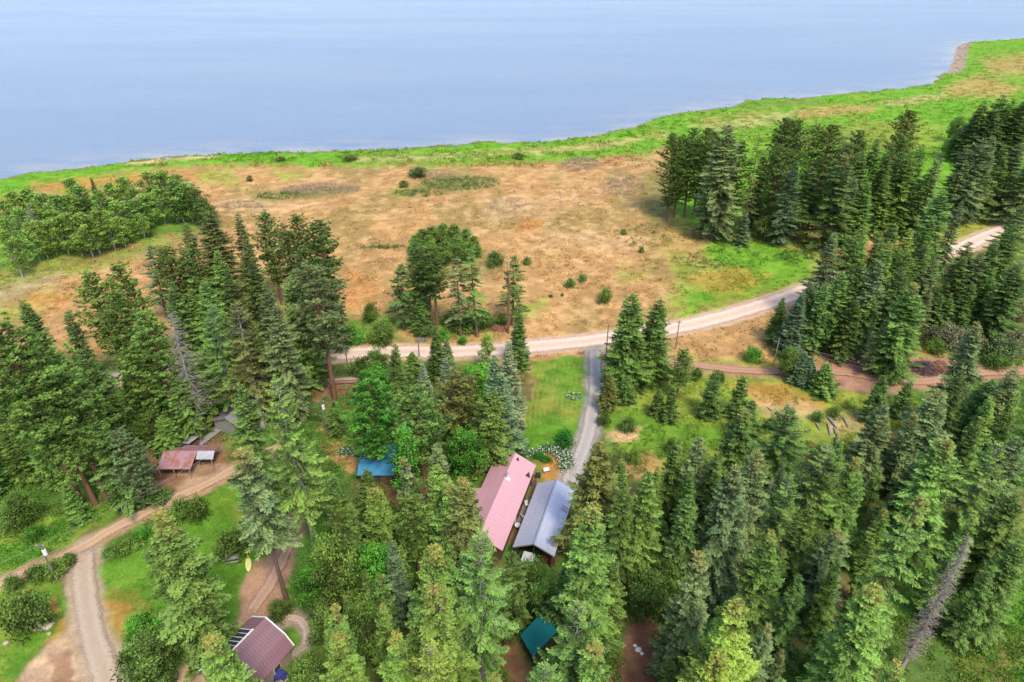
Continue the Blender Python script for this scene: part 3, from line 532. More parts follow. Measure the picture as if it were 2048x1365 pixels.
PR = {
 'fir': [conifer(s, nb=7, step=.44, p=.7, lump=.55, Rr=4.1) for s in (1, 2, 3, 4)] + [conifer(7, nb=6, p=.66, gap=.25, limbs=.5, lump=.85), conifer(8, nb=6, p=.62, cb=.22, limbs=.35, lump=.7, step=.5)] + [conifer(5, nb=7, p=.58, Rr=4, lump=.7, limbs=.3), conifer(6, nb=6, p=.7, lump=.6, gap=.08)],
 'high fir': [conifer(15, h=28, nb=6, p=.55, cb=.47, limbs=.2, Rr=4, lump=.6, gap=.06)],
 'narrow fir': [conifer(s, nb=6, Rr=2.8, step=.36, p=.6, lump=.55, cb=.08, gap=.1) for s in (11, 12, 13)],
 'spruce': [conifer(s, nb=7, Rr=3.4, step=.36, p=.88, up=.3, low=-.25, droop=.22, lift=.25, lump=.3, cb=.02, kw=.2) for s in (21, 22, 23)],
 'young fir': [conifer(s, h=9, Rr=2.6, nb=6, step=.3, p=.85, up=.5, low=-.1, droop=.2, lump=.25, cb=.02, trunk_r=.12, tw=.2, kw=.17) for s in (31, 32)],
 'old fir': [conifer(s, h=30, Rr=5.4, nb=5, step=.62, p=.62, up=.5, low=-.35, droop=.35, lift=.42, tw=.24, twl=.3, kw=.16, limbs=.85, sub=3, hang=.45, lump=.6, cb=.28, gap=.1, trunk_r=.42, bark=M_DEAD) for s in (41, 42, 43)],
 'airy fir': [conifer(s, h=22, Rr=3.4, nb=4, step=.6, p=.5, up=.3, low=-.35, droop=.3, tw=.26, limbs=.5, lump=.7, cb=.24, gap=.15, trunk_r=.3) for s in (51, 52)],
 'pine': [pine(s) for s in (61, 62, 63)] + [pine(64, cb=.15, Rr=4.6)],
 'tall pine': [pine(65, h=30, cb=.2, Rr=4.0, step=.6), pine(66, h=30, cb=.16, Rr=4.2, step=.6)],
 'long pine': [pine(67, h=30, cb=.42, Rr=4.2, step=.6)],
 'leafy tree': [leafy(71), leafy(72, lumps=30)],
 'airy broadleaf': [leafy(75, h=14, Rr=2.6, cb=.25, lumps=34, per=110, leaf=.3, narrow_top=.6, bark=M_ASPEN, clumpr=.3)],
 'aspen': [leafy(s, h=15, Rr=2.7, cb=.2, lumps=40, per=75, leaf=.38, bark=M_ASPEN, tr=.10, clumpr=.27, narrow_top=.3) for s in (81, 82, 83)],
 'bush': [leafy(s, h=2.6, Rr=2., cb=.12, lumps=20, per=130, leaf=.24, stems=5, clumpr=.42, tr=.06) for s in (91, 92, 93)],
 'willow': [leafy(s, h=7, Rr=2.6, cb=.12, lumps=24, per=170, leaf=.3, stems=6, clumpr=.32, tr=.1, narrow_top=.35) for s in (95, 96)],
 'bare fir': [dead(101, h=28, Rr=4.4, n=150, curl=.75, twigs=7, tr=.36, cb=.25, p=.6)],
 'snag': [dead(103, h=26, Rr=1.7, n=420, curl=.7, mat=M_SNAG, twigs=5, cb=.12, p=.45)],
 'bare aspen': [dead(105, h=14, Rr=2.6, n=90, curl=-.5, twigs=6, cb=.4, tr=.12, p=.4)],
}
TONES = {'dark green': (.085, .135, .034), 'deep green': (.115, .185, .04), 'mid green': (.14, .23, .045), 'light green': (.155, .255, .05), 'yellow-green': (.25, .325, .05),
 'grey-green': (.155, .21, .075), 'blue-green': (.125, .185, .08), 'olive green': (.155, .175, .045), 'bright green': (.10, .28, .035), 'fresh green': (.22, .345, .065), 'lime green': (.15, .37, .04), 'dusky olive': (.20, .20, .10), 'silvery green': (.20, .245, .13), 'bleached grey': (.4, .36, .33), 'grey-brown': (.3, .2, .18), 'grey': (.4, .36, .33)}
NAMES = {'fir': ('fir_tree', 'fir'), 'narrow fir': ('fir_tree', 'slim fir'), 'spruce': ('spruce_tree', 'spruce'), 'young fir': ('young_fir', 'young fir'), 'high fir': ('fir_tree', 'high-crowned fir'), 'old fir': ('old_fir', 'feathery old fir'), 'airy fir': ('fir_tree', 'thin-crowned fir'),
 'pine': ('pine_tree', 'pine'), 'tall pine': ('pine_tree', 'slender pine'), 'long pine': ('pine_tree', 'long-trunked pine'), 'leafy tree': ('leafy_tree', 'leafy tree'), 'airy broadleaf': ('leafy_tree', 'open-crowned leafy tree'), 'aspen': ('aspen_tree', 'white-stemmed aspen'),
 'bush': ('bush', 'round bush'), 'willow': ('willow_shrub', 'willow shrub'), 'bare fir': ('dead_tree', 'bare dead tree'), 'snag': ('dead_tree', 'dead snag'), 'bare aspen': ('dead_tree', 'leafless aspen')}
ORD = ['leftmost', 'second', 'third', 'fourth', 'fifth', 'sixth', 'seventh', 'eighth', 'ninth', 'tenth', 'eleventh', 'twelfth', '13th', '14th', '15th', '16th', '17th', '18th', '19th', '20th', '21st', '22nd', '23rd', '24th', '25th', '26th', '27th', '28th', '29th', '30th'] + [f'{k}th' if k % 10 not in (1, 2, 3) else f'{k}' + {1: 'st', 2: 'nd', 3: 'rd'}[k % 10] for k in range(31, 60)]
# cluster | place phrase; then kind, tone, u, v(top), base v (or height in m when < 45), width px, young growth 0..1
TREES = r"""
#in the lakeside grove|grove between the meadow and the lakeshore
tall pine;deep green;1353;268;438;46
tall pine;deep green;1368;270;434;46
tall pine;deep green;1392;257;434;48
tall pine;deep green;1411;252;428;48
tall pine;deep green;1436;264;445;50
fir;grey-green;1461;247;478;92
tall pine;deep green;1484;281;450;50
airy fir;olive green;1516;275;470;52
pine;deep green;1557;290;468;66
tall pine;deep green;1571;236;432;58
pine;deep green;1588;241;430;48
pine;deep green;1603;237;430;46
fir;blue-green;1593;322;490;62
pine;mid green;1631;248;430;52
fir;deep green;1622;334;480;60
pine;deep green;1649;310;470;58
tall pine;deep green;1667;247;430;56
fir;deep green;1689;311;498;92;.6
pine;grey-green;1690;285;440;50
tall pine;deep green;1719;261;425;56
fir;mid green;1734;308;460;58
fir;deep green;1755;276;430;52
spruce;light green;1737;366;492;64
narrow fir;blue-green;1712;350;470;40
fir;deep green;1789;285;440;52
fir;mid green;1777;350;475;54
tall pine;olive green;1823;219;400;60
fir;deep green;1800;303;465;66
pine;mid green;1808;268;420;56
fir;mid green;1828;300;470;60
narrow fir;deep green;1850;288;455;50
fir;grey-green;1880;303;478;62
fir;deep green;1856;340;480;54
fir;mid green;1775;300;450;50
narrow fir;deep green;1530;300;455;42
young fir;blue-green;1495;421;492;34
leafy tree;deep green;1541;428;482;56
#by the road bend|conifers beside the far road bend
fir;grey-green;1937;288;448;62
fir;grey-green;1957;276;446;74
fir;grey-green;1986;270;444;74
fir;mid green;2012;290;440;64
fir;grey-green;2042;288;430;70
leafy tree;light green;1922;229;284;30
fir;grey-green;2075;300;450;80
#in the dark lakeshore stand|dark stand above the road bend
fir;dark green;1949;232;308;50
fir;dark green;1970;201;328;58
fir;dark green;1992;212;332;50
fir;dark green;2010;190;328;60
fir;dark green;2028;196;328;54
fir;dark green;2046;202;330;60
fir;dark green;2062;198;330;60
fir;dark green;1935;255;318;44
leafy tree;mid green;1911;272;318;30
#in the roadside wood|wood right of the tan road
fir;grey-green;1668;466;650;68
pine;light green;1700;470;640;60
fir;light green;1733;452;640;76;.2
fir;mid green;1762;462;620;58
narrow fir;mid green;1793;448;610;56
fir;yellow-green;1811;456;630;70
fir;light green;1782;482;660;66;.3
fir;mid green;1727;522;700;62
fir;light green;1690;543;700;70
fir;grey-green;1757;522;712;76
fir;mid green;1808;560;690;60
fir;light green;1890;380;575;80
fir;grey-green;1920;402;560;46
fir;mid green;1862;430;590;60
fir;deep green;1855;484;640;58
fir;grey-green;1872;518;665;52
pine;mid green;1820;500;660;62
fir;mid green;1840;570;757;92;.8
fir;grey-green;1789;632;752;62
fir;deep green;1712;600;722;62
airy fir;mid green;1740;590;715;55
spruce;deep green;1567;592;684;46
spruce;blue-green;1603;587;712;64
narrow fir;deep green;1622;570;700;48
spruce;deep green;1637;603;706;50
fir;deep green;1652;566;705;62
leafy tree;mid green;1584;692;757;46
spruce;blue-green;1610;702;766;52
spruce;blue-green;1624;712;772;44
young fir;mid green;1662;731;794;58
fir;deep green;1773;752;850;52
fir;deep green;1802;530;690;60
#right of the tan road|dark firs right of the far road
fir;deep green;1943;484;630;56
fir;grey-green;1967;502;640;56
fir;deep green;1997;476;640;66
fir;deep green;2026;448;630;80
fir;mid green;2048;410;590;80
narrow fir;deep green;1923;514;640;44
fir;deep green;1902;596;665;46
fir;deep green;1880;588;660;46
fir;deep green;2045;530;690;80
fir;mid green;1986;556;660;60
narrow fir;mid green;1948;570;672;44
fir;deep green;2022;560;680;60
#on the brushy bank|brushy bank above the dirt track
bush;dusky olive;1885;652;690;66
bush;dusky olive;1915;646;698;70
bush;dusky olive;1952;655;700;56
bush;grey-green;1972;636;678;60
bush;dusky olive;1998;612;648;70
bush;grey-green;2020;668;720;70
bush;dusky olive;2040;655;712;60
bush;dusky olive;1955;610;640;60
bush;mid green;1880;672;708;34
bush;mid green;2005;705;738;50
bush;dusky olive;2042;598;640;50
bush;mid green;1925;604;640;60
#around the grassy clearing|grassy clearing right of the gravel drive
pine;mid green;1368;699;798;46
young fir;deep green;1430;741;835;56
young fir;deep green;1486;758;838;54
fir;deep green;1509;803;890;50
young fir;deep green;1316;778;832;34
young fir;deep green;1347;778;846;38
bush;bright green;1509;691;724;40
bush;mid green;1396;733;760;26
bush;mid green;1209;822;850;30
bush;deep green;1259;833;862;38
bush;mid green;1270;895;926;30
bush;mid green;1346;873;905;28
young fir;deep green;1817;765;836;46
bush;mid green;1640;820;846;26
bush;mid green;1672;812;836;30
bush;deep green;1545;835;862;34
bush;mid green;1445;742;765;20
#in the right hand wood|wood at the right edge
fir;grey-green;1967;646;862;76;.5
fir;grey-green;1885;778;985;112;.4
fir;deep green;1926;740;905;60
fir;deep green;1990;760;900;80
fir;grey-green;1769;806;985;80
fir;deep green;1480;816;985;92;.5
old fir;mid green;1580;817;980;100
fir;grey-green;2040;740;930;80
narrow fir;light green;2038;782;960;44
fir;grey-green;2030;872;1080;100
fir;light green;1895;880;1130;116;.6
old fir;light green;1985;880;1130;120
old fir;mid green;1658;885;1110;140
fir;light green;1722;916;1120;84;.8
fir;deep green;2045;985;1180;100
fir;dark green;1830;930;1100;70
fir;deep green;1690;880;1040;70
fir;deep green;2043;1080;1270;90
#in the lower right wood|wood below the clearing
fir;grey-green;1480;930;1200;112;.4
fir;grey-green;1510;911;1175;90;.5
fir;grey-green;1397;873;1060;72
fir;deep green;1352;876;1050;70
fir;deep green;1440;905;1080;66
spruce;blue-green;1541;992;1110;46
narrow fir;mid green;1513;880;1060;50
fir;mid green;1549;1064;1290;96;.5
fir;grey-green;1669;1052;1230;84;.5
fir;deep green;1601;1150;1330;74
fir;grey-green;1401;1106;1360;104;.7
fir;yellow-green;1491;1211;1480;135;.5
fir;yellow-green;1438;1306;24;130;.3
fir;light green;1757;1158;1420;130;.8
airy fir;light green;1842;1001;1380;110;.7
snag;grey-brown;1925;1074;1338;46
fir;light green;1948;1022;1240;66;.7
fir;mid green;1435;1236;1420;60
fir;light green;1823;1343;24;90;.9
fir;light green;1782;1343;22;80;.4
fir;light green;1560;1354;20;90
fir;deep green;1345;1318;1430;60
fir;deep green;1625;1010;1200;70
fir;deep green;1380;990;1180;80
fir;dark green;1440;1010;1200;70
old fir;mid green;1601;950;1180;96
fir;deep green;1990;1130;1290;60
#beside the pink roofed house|trees around the pink and grey roofs
fir;olive green;1204;881;1120;118;.3
fir;mid green;1297;932;1160;92
fir;mid green;1252;960;1180;70
fir;light green;1180;1016;1320;140;.7
old fir;light green;1150;1201;1450;124;.2
old fir;light green;1083;1321;22;130
fir;light green;1187;1286;22;120;.7
old fir;light green;953;1064;1360;150;.2
fir;light green;855;1096;1345;136;.8
fir;light green;872;1180;1440;154;.6
old fir;yellow-green;865;1283;22;150;.2
fir;light green;782;1265;21;96;.9
fir;light green;987;1348;20;100;.6
fir;light green;877;926;1120;84;.2
fir;light green;894;968;1160;90;.7
fir;olive green;926;951;1165;100;.6
pine;mid green;823;994;1150;72
spruce;light green;768;982;1105;66;.6
spruce;blue-green;788;1082;1240;62
leafy tree;bright green;742;1086;1190;96
leafy tree;mid green;1061;1122;1210;72
fir;deep green;1028;1110;1260;66
leafy tree;mid green;1090;1160;1250;70
leafy tree;mid green;722;1188;1340;84
leafy tree;deep green;1010;1190;1290;70
fir;deep green;1128;1130;1280;60
fir;deep green;1230;1120;1290;70
leafy tree;mid green;1310;1140;1240;80
leafy tree;mid green;1340;1120;1200;60
#in the garden spruce row|trees between the road and the blue roof
spruce;deep green;869;648;762;48
spruce;grey-green;894;681;770;50
spruce;silvery green;891;716;840;54
spruce;silvery green;847;727;840;52
fir;deep green;785;690;842;54
leafy tree;mid green;748;700;762;60
bush;deep green;716;712;752;44
leafy tree;bright green;744;735;800;70
fir;deep green;826;704;762;48
airy broadleaf;yellow-green;974;664;745;44
leafy tree;lime green;951;731;815;84
spruce;silvery green;1021;681;860;72
spruce;blue-green;998;712;912;92
fir;deep green;972;786;935;100
pine;olive green;914;746;905;84
pine;light green;833;772;955;92
pine;bright green;727;762;955;100
airy broadleaf;bright green;805;847;1010;76
leafy tree;bright green;928;855;960;82
fir;deep green;665;802;872;40
spruce;deep green;1038;617;736;54
leafy tree;mid green;700;1000;1050;40
fir;deep green;733;940;1075;70
fir;deep green;667;955;1080;60
fir;deep green;690;985;1100;60
#beside the gravel drive|trees right of the gravel drive
fir;mid green;1267;587;778;92
fir;mid green;1315;599;770;80
spruce;silvery green;1226;713;775;42
fir;olive green;1219;748;822;44
fir;deep green;1257;750;806;44
#between the meadow and the road|trees at the near edge of the meadow
airy fir;deep green;796;531;658;66
fir;deep green;833;482;640;66
long pine;deep green;851;492;652;56
long pine;deep green;864;503;657;58
fir;deep green;838;600;662;40
airy fir;grey-green;915;515;672;56
airy fir;mid green;949;496;673;58
airy fir;deep green;1025;512;650;62
bush;mid green;765;635;668;44
bush;deep green;738;600;640;36
bush;mid green;930;632;660;60
bush;mid green;965;615;652;50
bush;deep green;895;625;650;40
bush;bright green;885;655;678;36
bush;bright green;700;650;686;50
bush;mid green;672;640;668;46
bush;mid green;760;655;684;60
bush;bright green;925;672;688;24
bush;deep green;850;652;672;40
bush;mid green;1002;625;648;30
#out on the dry meadow|bushes scattered on the dry meadow
willow;mid green;828;462;500;34
willow;mid green;842;448;494;44
willow;mid green;862;440;494;46
willow;mid green;884;434;492;50
willow;mid green;908;436;496;48
willow;mid green;930;446;500;42
willow;mid green;948;462;508;34
willow;mid green;936;474;524;44
willow;mid green;912;464;526;50
willow;mid green;886;470;528;50
willow;mid green;860;472;520;44
willow;mid green;838;480;512;36
willow;mid green;822;484;506;26
willow;mid green;954;482;512;28
bush;deep green;990;499;530;38
bush;mid green;1054;513;527;18
bush;mid green;1141;555;574;24
bush;mid green;1165;547;561;20
bush;mid green;1212;572;605;30
bush;mid green;1247;457;468;14
bush;deep green;1284;491;504;12
bush;dark green;836;332;355;38
bush;olive green;806;359;376;22
bush;deep green;1037;303;318;22
bush;olive green;699;309;322;34
bush;olive green;498;349;362;14
bush;mid green;1125;585;592;8
bush;mid green;1102;588;594;8
bush;olive green;560;312;322;22
#in the aspen grove|aspen grove at the left
aspen;fresh green;5;455;555;36
aspen;fresh green;28;458;534;36
aspen;fresh green;50;442;522;32
aspen;fresh green;66;436;518;34
aspen;fresh green;88;438;510;34
aspen;fresh green;110;430;510;40
aspen;fresh green;133;420;512;44
aspen;fresh green;155;420;514;44
aspen;fresh green;178;440;510;38
aspen;fresh green;190;410;498;42
aspen;fresh green;210;436;502;36
aspen;fresh green;232;432;494;36
aspen;fresh green;224;398;478;40
aspen;fresh green;245;398;465;36
aspen;fresh green;268;394;462;36
aspen;fresh green;288;384;452;36
aspen;fresh green;310;368;448;40
aspen;fresh green;338;380;446;36
aspen;fresh green;345;356;446;44
aspen;fresh green;366;362;444;46
aspen;deep green;386;376;446;44
aspen;deep green;402;396;452;40
aspen;deep green;412;412;455;30
aspen;fresh green;290;340;408;36
aspen;fresh green;320;338;408;40
aspen;fresh green;348;346;415;36
aspen;fresh green;240;350;430;34
aspen;fresh green;138;352;425;36
aspen;fresh green;152;366;440;34
aspen;fresh green;20;380;460;46
aspen;fresh green;48;374;456;44
aspen;fresh green;78;382;464;46
aspen;fresh green;105;386;470;44
aspen;fresh green;128;385;460;40
aspen;fresh green;0;395;480;46
aspen;fresh green;190;378;450;36
aspen;fresh green;215;362;440;34
aspen;fresh green;262;372;440;34
aspen;fresh green;60;402;490;42
aspen;fresh green;90;404;490;40
aspen;fresh green;30;412;500;40
aspen;deep green;160;392;455;40
aspen;fresh green;275;425;478;30
bare aspen;grey;212;372;435;30
bare aspen;grey;54;415;500;28
fir;dark green;180;354;405;16
#behind the shelter roofs|tall trees between shelter and meadow
fir;olive green;417;421;610;84
narrow fir;dark green;476;428;600;46
fir;olive green;479;476;640;64
pine;deep green;529;427;610;58
narrow fir;dark green;570;444;620;44
pine;deep green;598;430;630;64
pine;deep green;637;440;640;72
fir;deep green;376;446;630;66
airy fir;grey-green;291;488;640;60
pine;deep green;332;495;660;66
fir;deep green;362;485;660;60
long pine;grey-green;626;526;800;104
fir;light green;578;551;775;94
fir;grey-green;524;567;770;72
fir;mid green;405;560;760;86
fir;mid green;370;578;750;70
pine;mid green;185;546;760;80
pine;mid green;240;526;760;80
narrow fir;deep green;48;595;770;62
fir;dark green;137;622;790;66
pine;mid green;226;584;800;74
pine;mid green;280;627;880;104
bare fir;bleached grey;340;624;868;96
old fir;mid green;414;604;850;92
old fir;olive green;469;607;860;100
fir;grey-green;547;608;850;88
fir;mid green;436;500;690;64
fir;dark green;505;520;700;60
fir;dark green;602;500;700;60
fir;dark green;450;540;720;60
fir;deep green;500;640;840;70
fir;deep green;340;560;760;70
fir;dark green;665;560;700;50
#around the shelter|trees around the rusty shelter
long pine;light green;3;640;1020;150
pine;light green;62;700;1010;130
long pine;light green;112;740;1003;130
fir;deep green;165;700;900;80
fir;mid green;202;832;1015;86
pine;grey-green;232;862;1020;78
young fir;mid green;130;968;1046;50
leafy tree;mid green;222;800;890;74
fir;mid green;316;832;915;66
pine;mid green;262;690;880;90
fir;mid green;350;740;880;70
fir;mid green;479;764;1010;86
old fir;light green;561;755;1100;118
bush;mid green;15;1010;1060;60
bush;bright green;60;1050;1080;40
leafy tree;deep green;290;820;900;60
leafy tree;mid green;20;985;1050;60
fir;deep green;250;760;890;70
fir;deep green;395;720;850;60
#around the lower left lawn|trees and bushes on the left lawn
high fir;grey-green;496;892;1203;100;.8
fir;deep green;315;1010;1322;158;.8
fir;mid green;433;1249;24;126;.9
leafy tree;deep green;279;1268;1372;110
leafy tree;bright green;272;1228;1310;84
bush;deep green;26;1180;1258;84
bush;mid green;310;978;1008;54
bush;mid green;355;992;1040;52
bush;mid green;388;992;1036;50
bush;bright green;281;1056;1078;40
bush;mid green;252;1080;1100;50
bush;mid green;225;1092;1112;40
bush;deep green;456;1062;1106;78
bush;deep green;554;1201;1234;52
leafy tree;mid green;628;1100;1190;60
leafy tree;bright green;610;1130;1230;70
leafy tree;mid green;655;1060;1240;104
fir;light green;670;1210;1450;90;.9
fir;light green;670;1280;21;110;.7
leafy tree;mid green;605;1310;1400;70
bush;mid green;100;1120;1150;50
bush;mid green;65;1130;1158;50
bush;mid green;15;1150;1180;40
bush;mid green;130;1106;1130;36
leafy tree;deep green;640;1200;1290;70
#in lower right wood gaps|young growth filling the lower right wood
fir;light green;1569;1094;1247;49;0.3
narrow fir;light green;1330;1044;1126;28;0.3
narrow fir;mid green;1753;1086;1212;42;0.3
airy fir;mid green;1785;1202;1328;49;0.0
narrow fir;mid green;1240;921;1040;40;0.3
fir;grey-green;1531;1236;1428;76;0.6
airy fir;mid green;1763;935;1030;33;0.3
spruce;deep green;1962;832;993;58;0.3
airy fir;light green;2122;828;980;45;0.3
fir;mid green;1770;1017;1154;52;0.6
narrow fir;light green;1986;793;962;56;0.0
fir;mid green;1377;942;1092;51;0.0
narrow fir;mid green;1645;1254;1336;27;0.0
fir;mid green;1708;1179;1264;35;0.6
narrow fir;mid green;1462;1245;1350;41;0.6
fir;mid green;1489;979;1121;51;0.3
narrow fir;light green;2084;813;989;54;0.3
spruce;deep green;1679;866;970;35;0.0
narrow fir;grey-green;1842;827;1002;51;0.6
narrow fir;grey-green;1564;1298;1384;34;0.3
narrow fir;mid green;1710;932;1026;33;0.0
narrow fir;mid green;1371;1155;1258;41;0.6
fir;mid green;1319;934;1084;45;0.0
narrow fir;mid green;1673;1112;1194;27;0.0
fir;grey-green;1571;926;1037;32;0.0
spruce;mid green;1781;842;964;42;0.3
spruce;light green;1684;1117;1280;59;0.0
narrow fir;deep green;1618;956;1067;39;0.6
#between the lower middle trees|young growth in the lower middle wood
spruce;light green;654;1225;1341;45;0.0
fir;deep green;695;1007;1140;40;0.3
fir;mid green;767;1216;1374;70;0.6
airy fir;deep green;630;1346;1448;45;0.0
airy fir;grey-green;817;915;1083;56;0.6
fir;deep green;842;1188;1285;31;0.6
fir;deep green;729;1137;1248;41;0.0
spruce;deep green;693;1188;1294;45;0.3
airy fir;mid green;755;1140;1289;54;0.3
fir;grey-green;901;1196;1297;40;0.6
narrow fir;light green;856;1118;1210;33;0.0
fir;mid green;622;1048;1143;32;0.0
spruce;light green;663;1255;1390;54;0.0
narrow fir;grey-green;685;1106;1194;35;0.3
narrow fir;mid green;743;975;1142;64;0.6
narrow fir;light green;805;1094;1193;32;0.3
narrow fir;mid green;951;1335;1422;35;0.3
narrow fir;mid green;815;1250;1412;62;0.3
airy fir;deep green;924;1140;1237;34;0.3
narrow fir;grey-green;867;886;1068;60;0.0
#along the left edge|filling trees of the left edge wood
fir;light green;-112;720;933;66;0.3
spruce;mid green;-140;700;902;64;0.3
spruce;mid green;-25;798;964;51;0.0
narrow fir;mid green;103;777;923;45;0.3
spruce;light green;-126;766;994;70;0.6
fir;deep green;-137;642;806;46;0.0
narrow fir;grey-green;29;716;876;48;0.3
narrow fir;mid green;-30;689;807;33;0.0
narrow fir;mid green;-17;668;850;53;0.3
fir;mid green;139;709;857;38;0.3
fir;deep green;52;767;912;41;0.0
narrow fir;deep green;-64;667;833;54;0.3
spruce;light green;116;693;842;45;0.6
fir;mid green;142;699;817;36;0.6
fir;deep green;135;729;931;60;0.6
fir;light green;-128;713;864;40;0.0
spruce;mid green;30;782;971;65;0.3
narrow fir;light green;52;656;822;46;0.0
fir;mid green;248;711;854;48;0.0
narrow fir;deep green;-104;632;753;32;0.6
"""
clusters = []; cur = None
for ln_ in TREES.strip().split('\n'):
    if ln_.startswith('#'):
        a_, b_ = ln_[1:].split('|'); cur = [a_, b_, []]; clusters.append(cur); continue
    f = ln_.split(';'); cur[2].append([f[0], f[1]] + [float(q) for q in f[2:]])
rt = random.Random(5)
FOOT = []
def place_top(u, v, b):
    cx = (u - 1024) / FPX; cy = (682.5 - v) / FPX; dz = cy * cos(TH) - sin(TH); dy = cos(TH) + cy * sin(TH)
    if b < 45: t = (b - CAMH) / dz; return cx * t, dy * t, b, t / FPX
    Yb = P(u, b)[1]; t = Yb / dy; return cx * t, Yb, CAMH + t * dz, t / FPX
for place, grp, items in clusters:
    kinds = {}
    for it in sorted(items, key=lambda q: q[2]): kinds.setdefault(NAMES[it[0]][1], []).append(it)
    for kn, lst in kinds.items():
        for i, it in enumerate(lst):
            kind, tone, u, v, b, wpx = it[:6]; yt = it[6] if len(it) > 6 else 0.0
            x, y, h, sc_ = place_top(u, v, b); gz = float(gh0(x, y)); h -= gz
            bushy = kind in ('bush', 'willow'); wide = wpx * sc_ * ({'aspen': 1.5, 'leafy tree': 1.05, 'pine': 1.15, 'tall pine': 1.2}.get(kind, 1.16 if wpx < 80 else 1.28) if not bushy else 1.0)
            pr = PR[kind][int(rt.random() * len(PR[kind]))]
            if bushy: h = max(h * .8, .6); tone_ = 1.25
            if kind == 'leafy tree': h = max(3, h * .95)
            nm = NAMES[kind][0]; size = '' 
            med = sorted(q[5] for q in lst)[len(lst) // 2]
            hs = 'tall' if h > 24 else ('short' if h < 11 else 'mid-sized')
            if bushy: hs = 'large' if wide > 4.5 else ('tiny' if wide < 1.6 else 'small')
            if kind in ('snag', 'bare fir', 'bare aspen'): hs = 'tall brown' if kind == 'snag' else hs
            k2 = kn.split()[-1]; plural = {'bush': 'bushes'}.get(k2, k2 + 's')
            if len(lst) == 1: lab = f"{hs} {tone} {kn}, the only one {place}"
            else: lab = f"{hs} {tone} {kn}, {ORD[i]} {'' if i == 0 else 'from left '}of those {place}"
            cat = 'bush' if bushy else 'tree'
            o = thing(nm, lab, cat, (x, y, gz - .05), rt.random() * 6.28, grp)
            s_xy = wide / 2 / pr['r']; o.rotation_euler = (rt.gauss(0, .02), rt.gauss(0, .02), o.rotation_euler[2]); o.scale = (s_xy * rt.uniform(.95, 1.05), s_xy * rt.uniform(.95, 1.05), h / pr['h'])
            if bushy or kind in ('leafy tree',): FOOT.append((x, y, .3))
            FOOT.append((x, y, .4))
            tr_ = link('trunk' if not bushy else 'stems', pr['trunk'], o)
            cr = link('crown' if pr['crown'].name.startswith('crown') else 'bare_branches', pr['crown'], o)
            tc_ = TONES[tone]; jv = rt.uniform(.85, 1.18); jh = rt.uniform(-.08, .08)
            cr.color = (tc_[0] * jv * (1 + jh), tc_[1] * jv, tc_[2] * jv * (1 - jh), min(1, yt))
exec_parts = []
# broken top of the orange-stripped tree at the meadow edge
bx_, by_, bh_, _ = place_top(1016, 505, 665)
o = thing('broken_tree', 'broken orange-stripped trunk with a splintered top rising from a dark fir by the road', 'tree', (bx_, by_, float(gh0(bx_, by_)) - .1))
mb = MB(); mb.tube([(0, 0, 0), (.1, 0, bh_ * .4), (.15, .1, bh_ * .8)], [.34, .28, .22], 8); mb.obj('trunk', M_PBARK, o)
mb = MB(); mb.tube([(.15, .1, bh_ * .8), (.2, .12, bh_ * .92), (.1, .1, bh_)], [.23, .2, .03], 6); mb.tube([(.15, .1, bh_ * .78), (.5, .1, bh_ * .68), (.6, 0, bh_ * .6)], [.1, .1, .03], 5)
mb.tube([(.15, .1, bh_ * .62), (-1.0, .1, bh_ * .64), (-2.2, .2, bh_ * .60)], [.08, .06, .03], 5); mb.tube([(.2, -.2, bh_ * .5), (1.2, -.6, bh_ * .47), (2.4, -.8, bh_ * .5)], [.07, .05, .02], 5); mb.obj('splintered_top', M_TORN, o)

# ------------------------------------------------------------------ undergrowth and grasses (masses nobody could count)
rs = np.random.RandomState(99)
def plant_mass(name, pts, cols, n_el, rad, hgt, L, W, up=.4, mat=None):
    """pts Nx2; each plant n_el kites in a dome"""
    Np = len(pts); z = gh(pts[:, 0], pts[:, 1]); base = np.column_stack([pts, z]); base = np.repeat(base, n_el, 0); n_ = len(base); r_ = np.repeat(rad, n_el); h_ = np.repeat(hgt, n_el)
    dv = rs.normal(0, 1, (n_, 3)); dv[:, 2] = np.abs(dv[:, 2]); dv = unit(dv); p_ = base + dv * np.column_stack([r_, r_, h_]) * rs.uniform(.5, 1, n_)[:, None]
    d_ = unit(dv * .5 + rs.normal(0, .6, (n_, 3)) + np.array([0, 0, up])); s_ = unit(np.cross(d_, rs.normal(0, 1, (n_, 3))))
    K = kites(p_, d_, s_, np.repeat(L, n_el) * rs.uniform(.6, 1.3, n_), np.repeat(W, n_el), .15)
    c = np.repeat(cols, n_el, 0) * rs.uniform(.6, 1.45, (n_, 1)); V = K.reshape(-1, 3)
    link(name, mesh_np(name, V, np.arange(len(V)).reshape(-1, 4), mat or M_PLANT, extra=np.clip(np.repeat(c, 4, 0), 0, .9)), kind='stuff', label=name.replace('_', ' '))
def near_road(x, y, pad=.6):
    r = np.zeros(len(x), bool)
    for k, ln in RCOARSE.items(): r |= polydist(x, y, ln) < ROADS[k][1] / 2 + pad
    return r
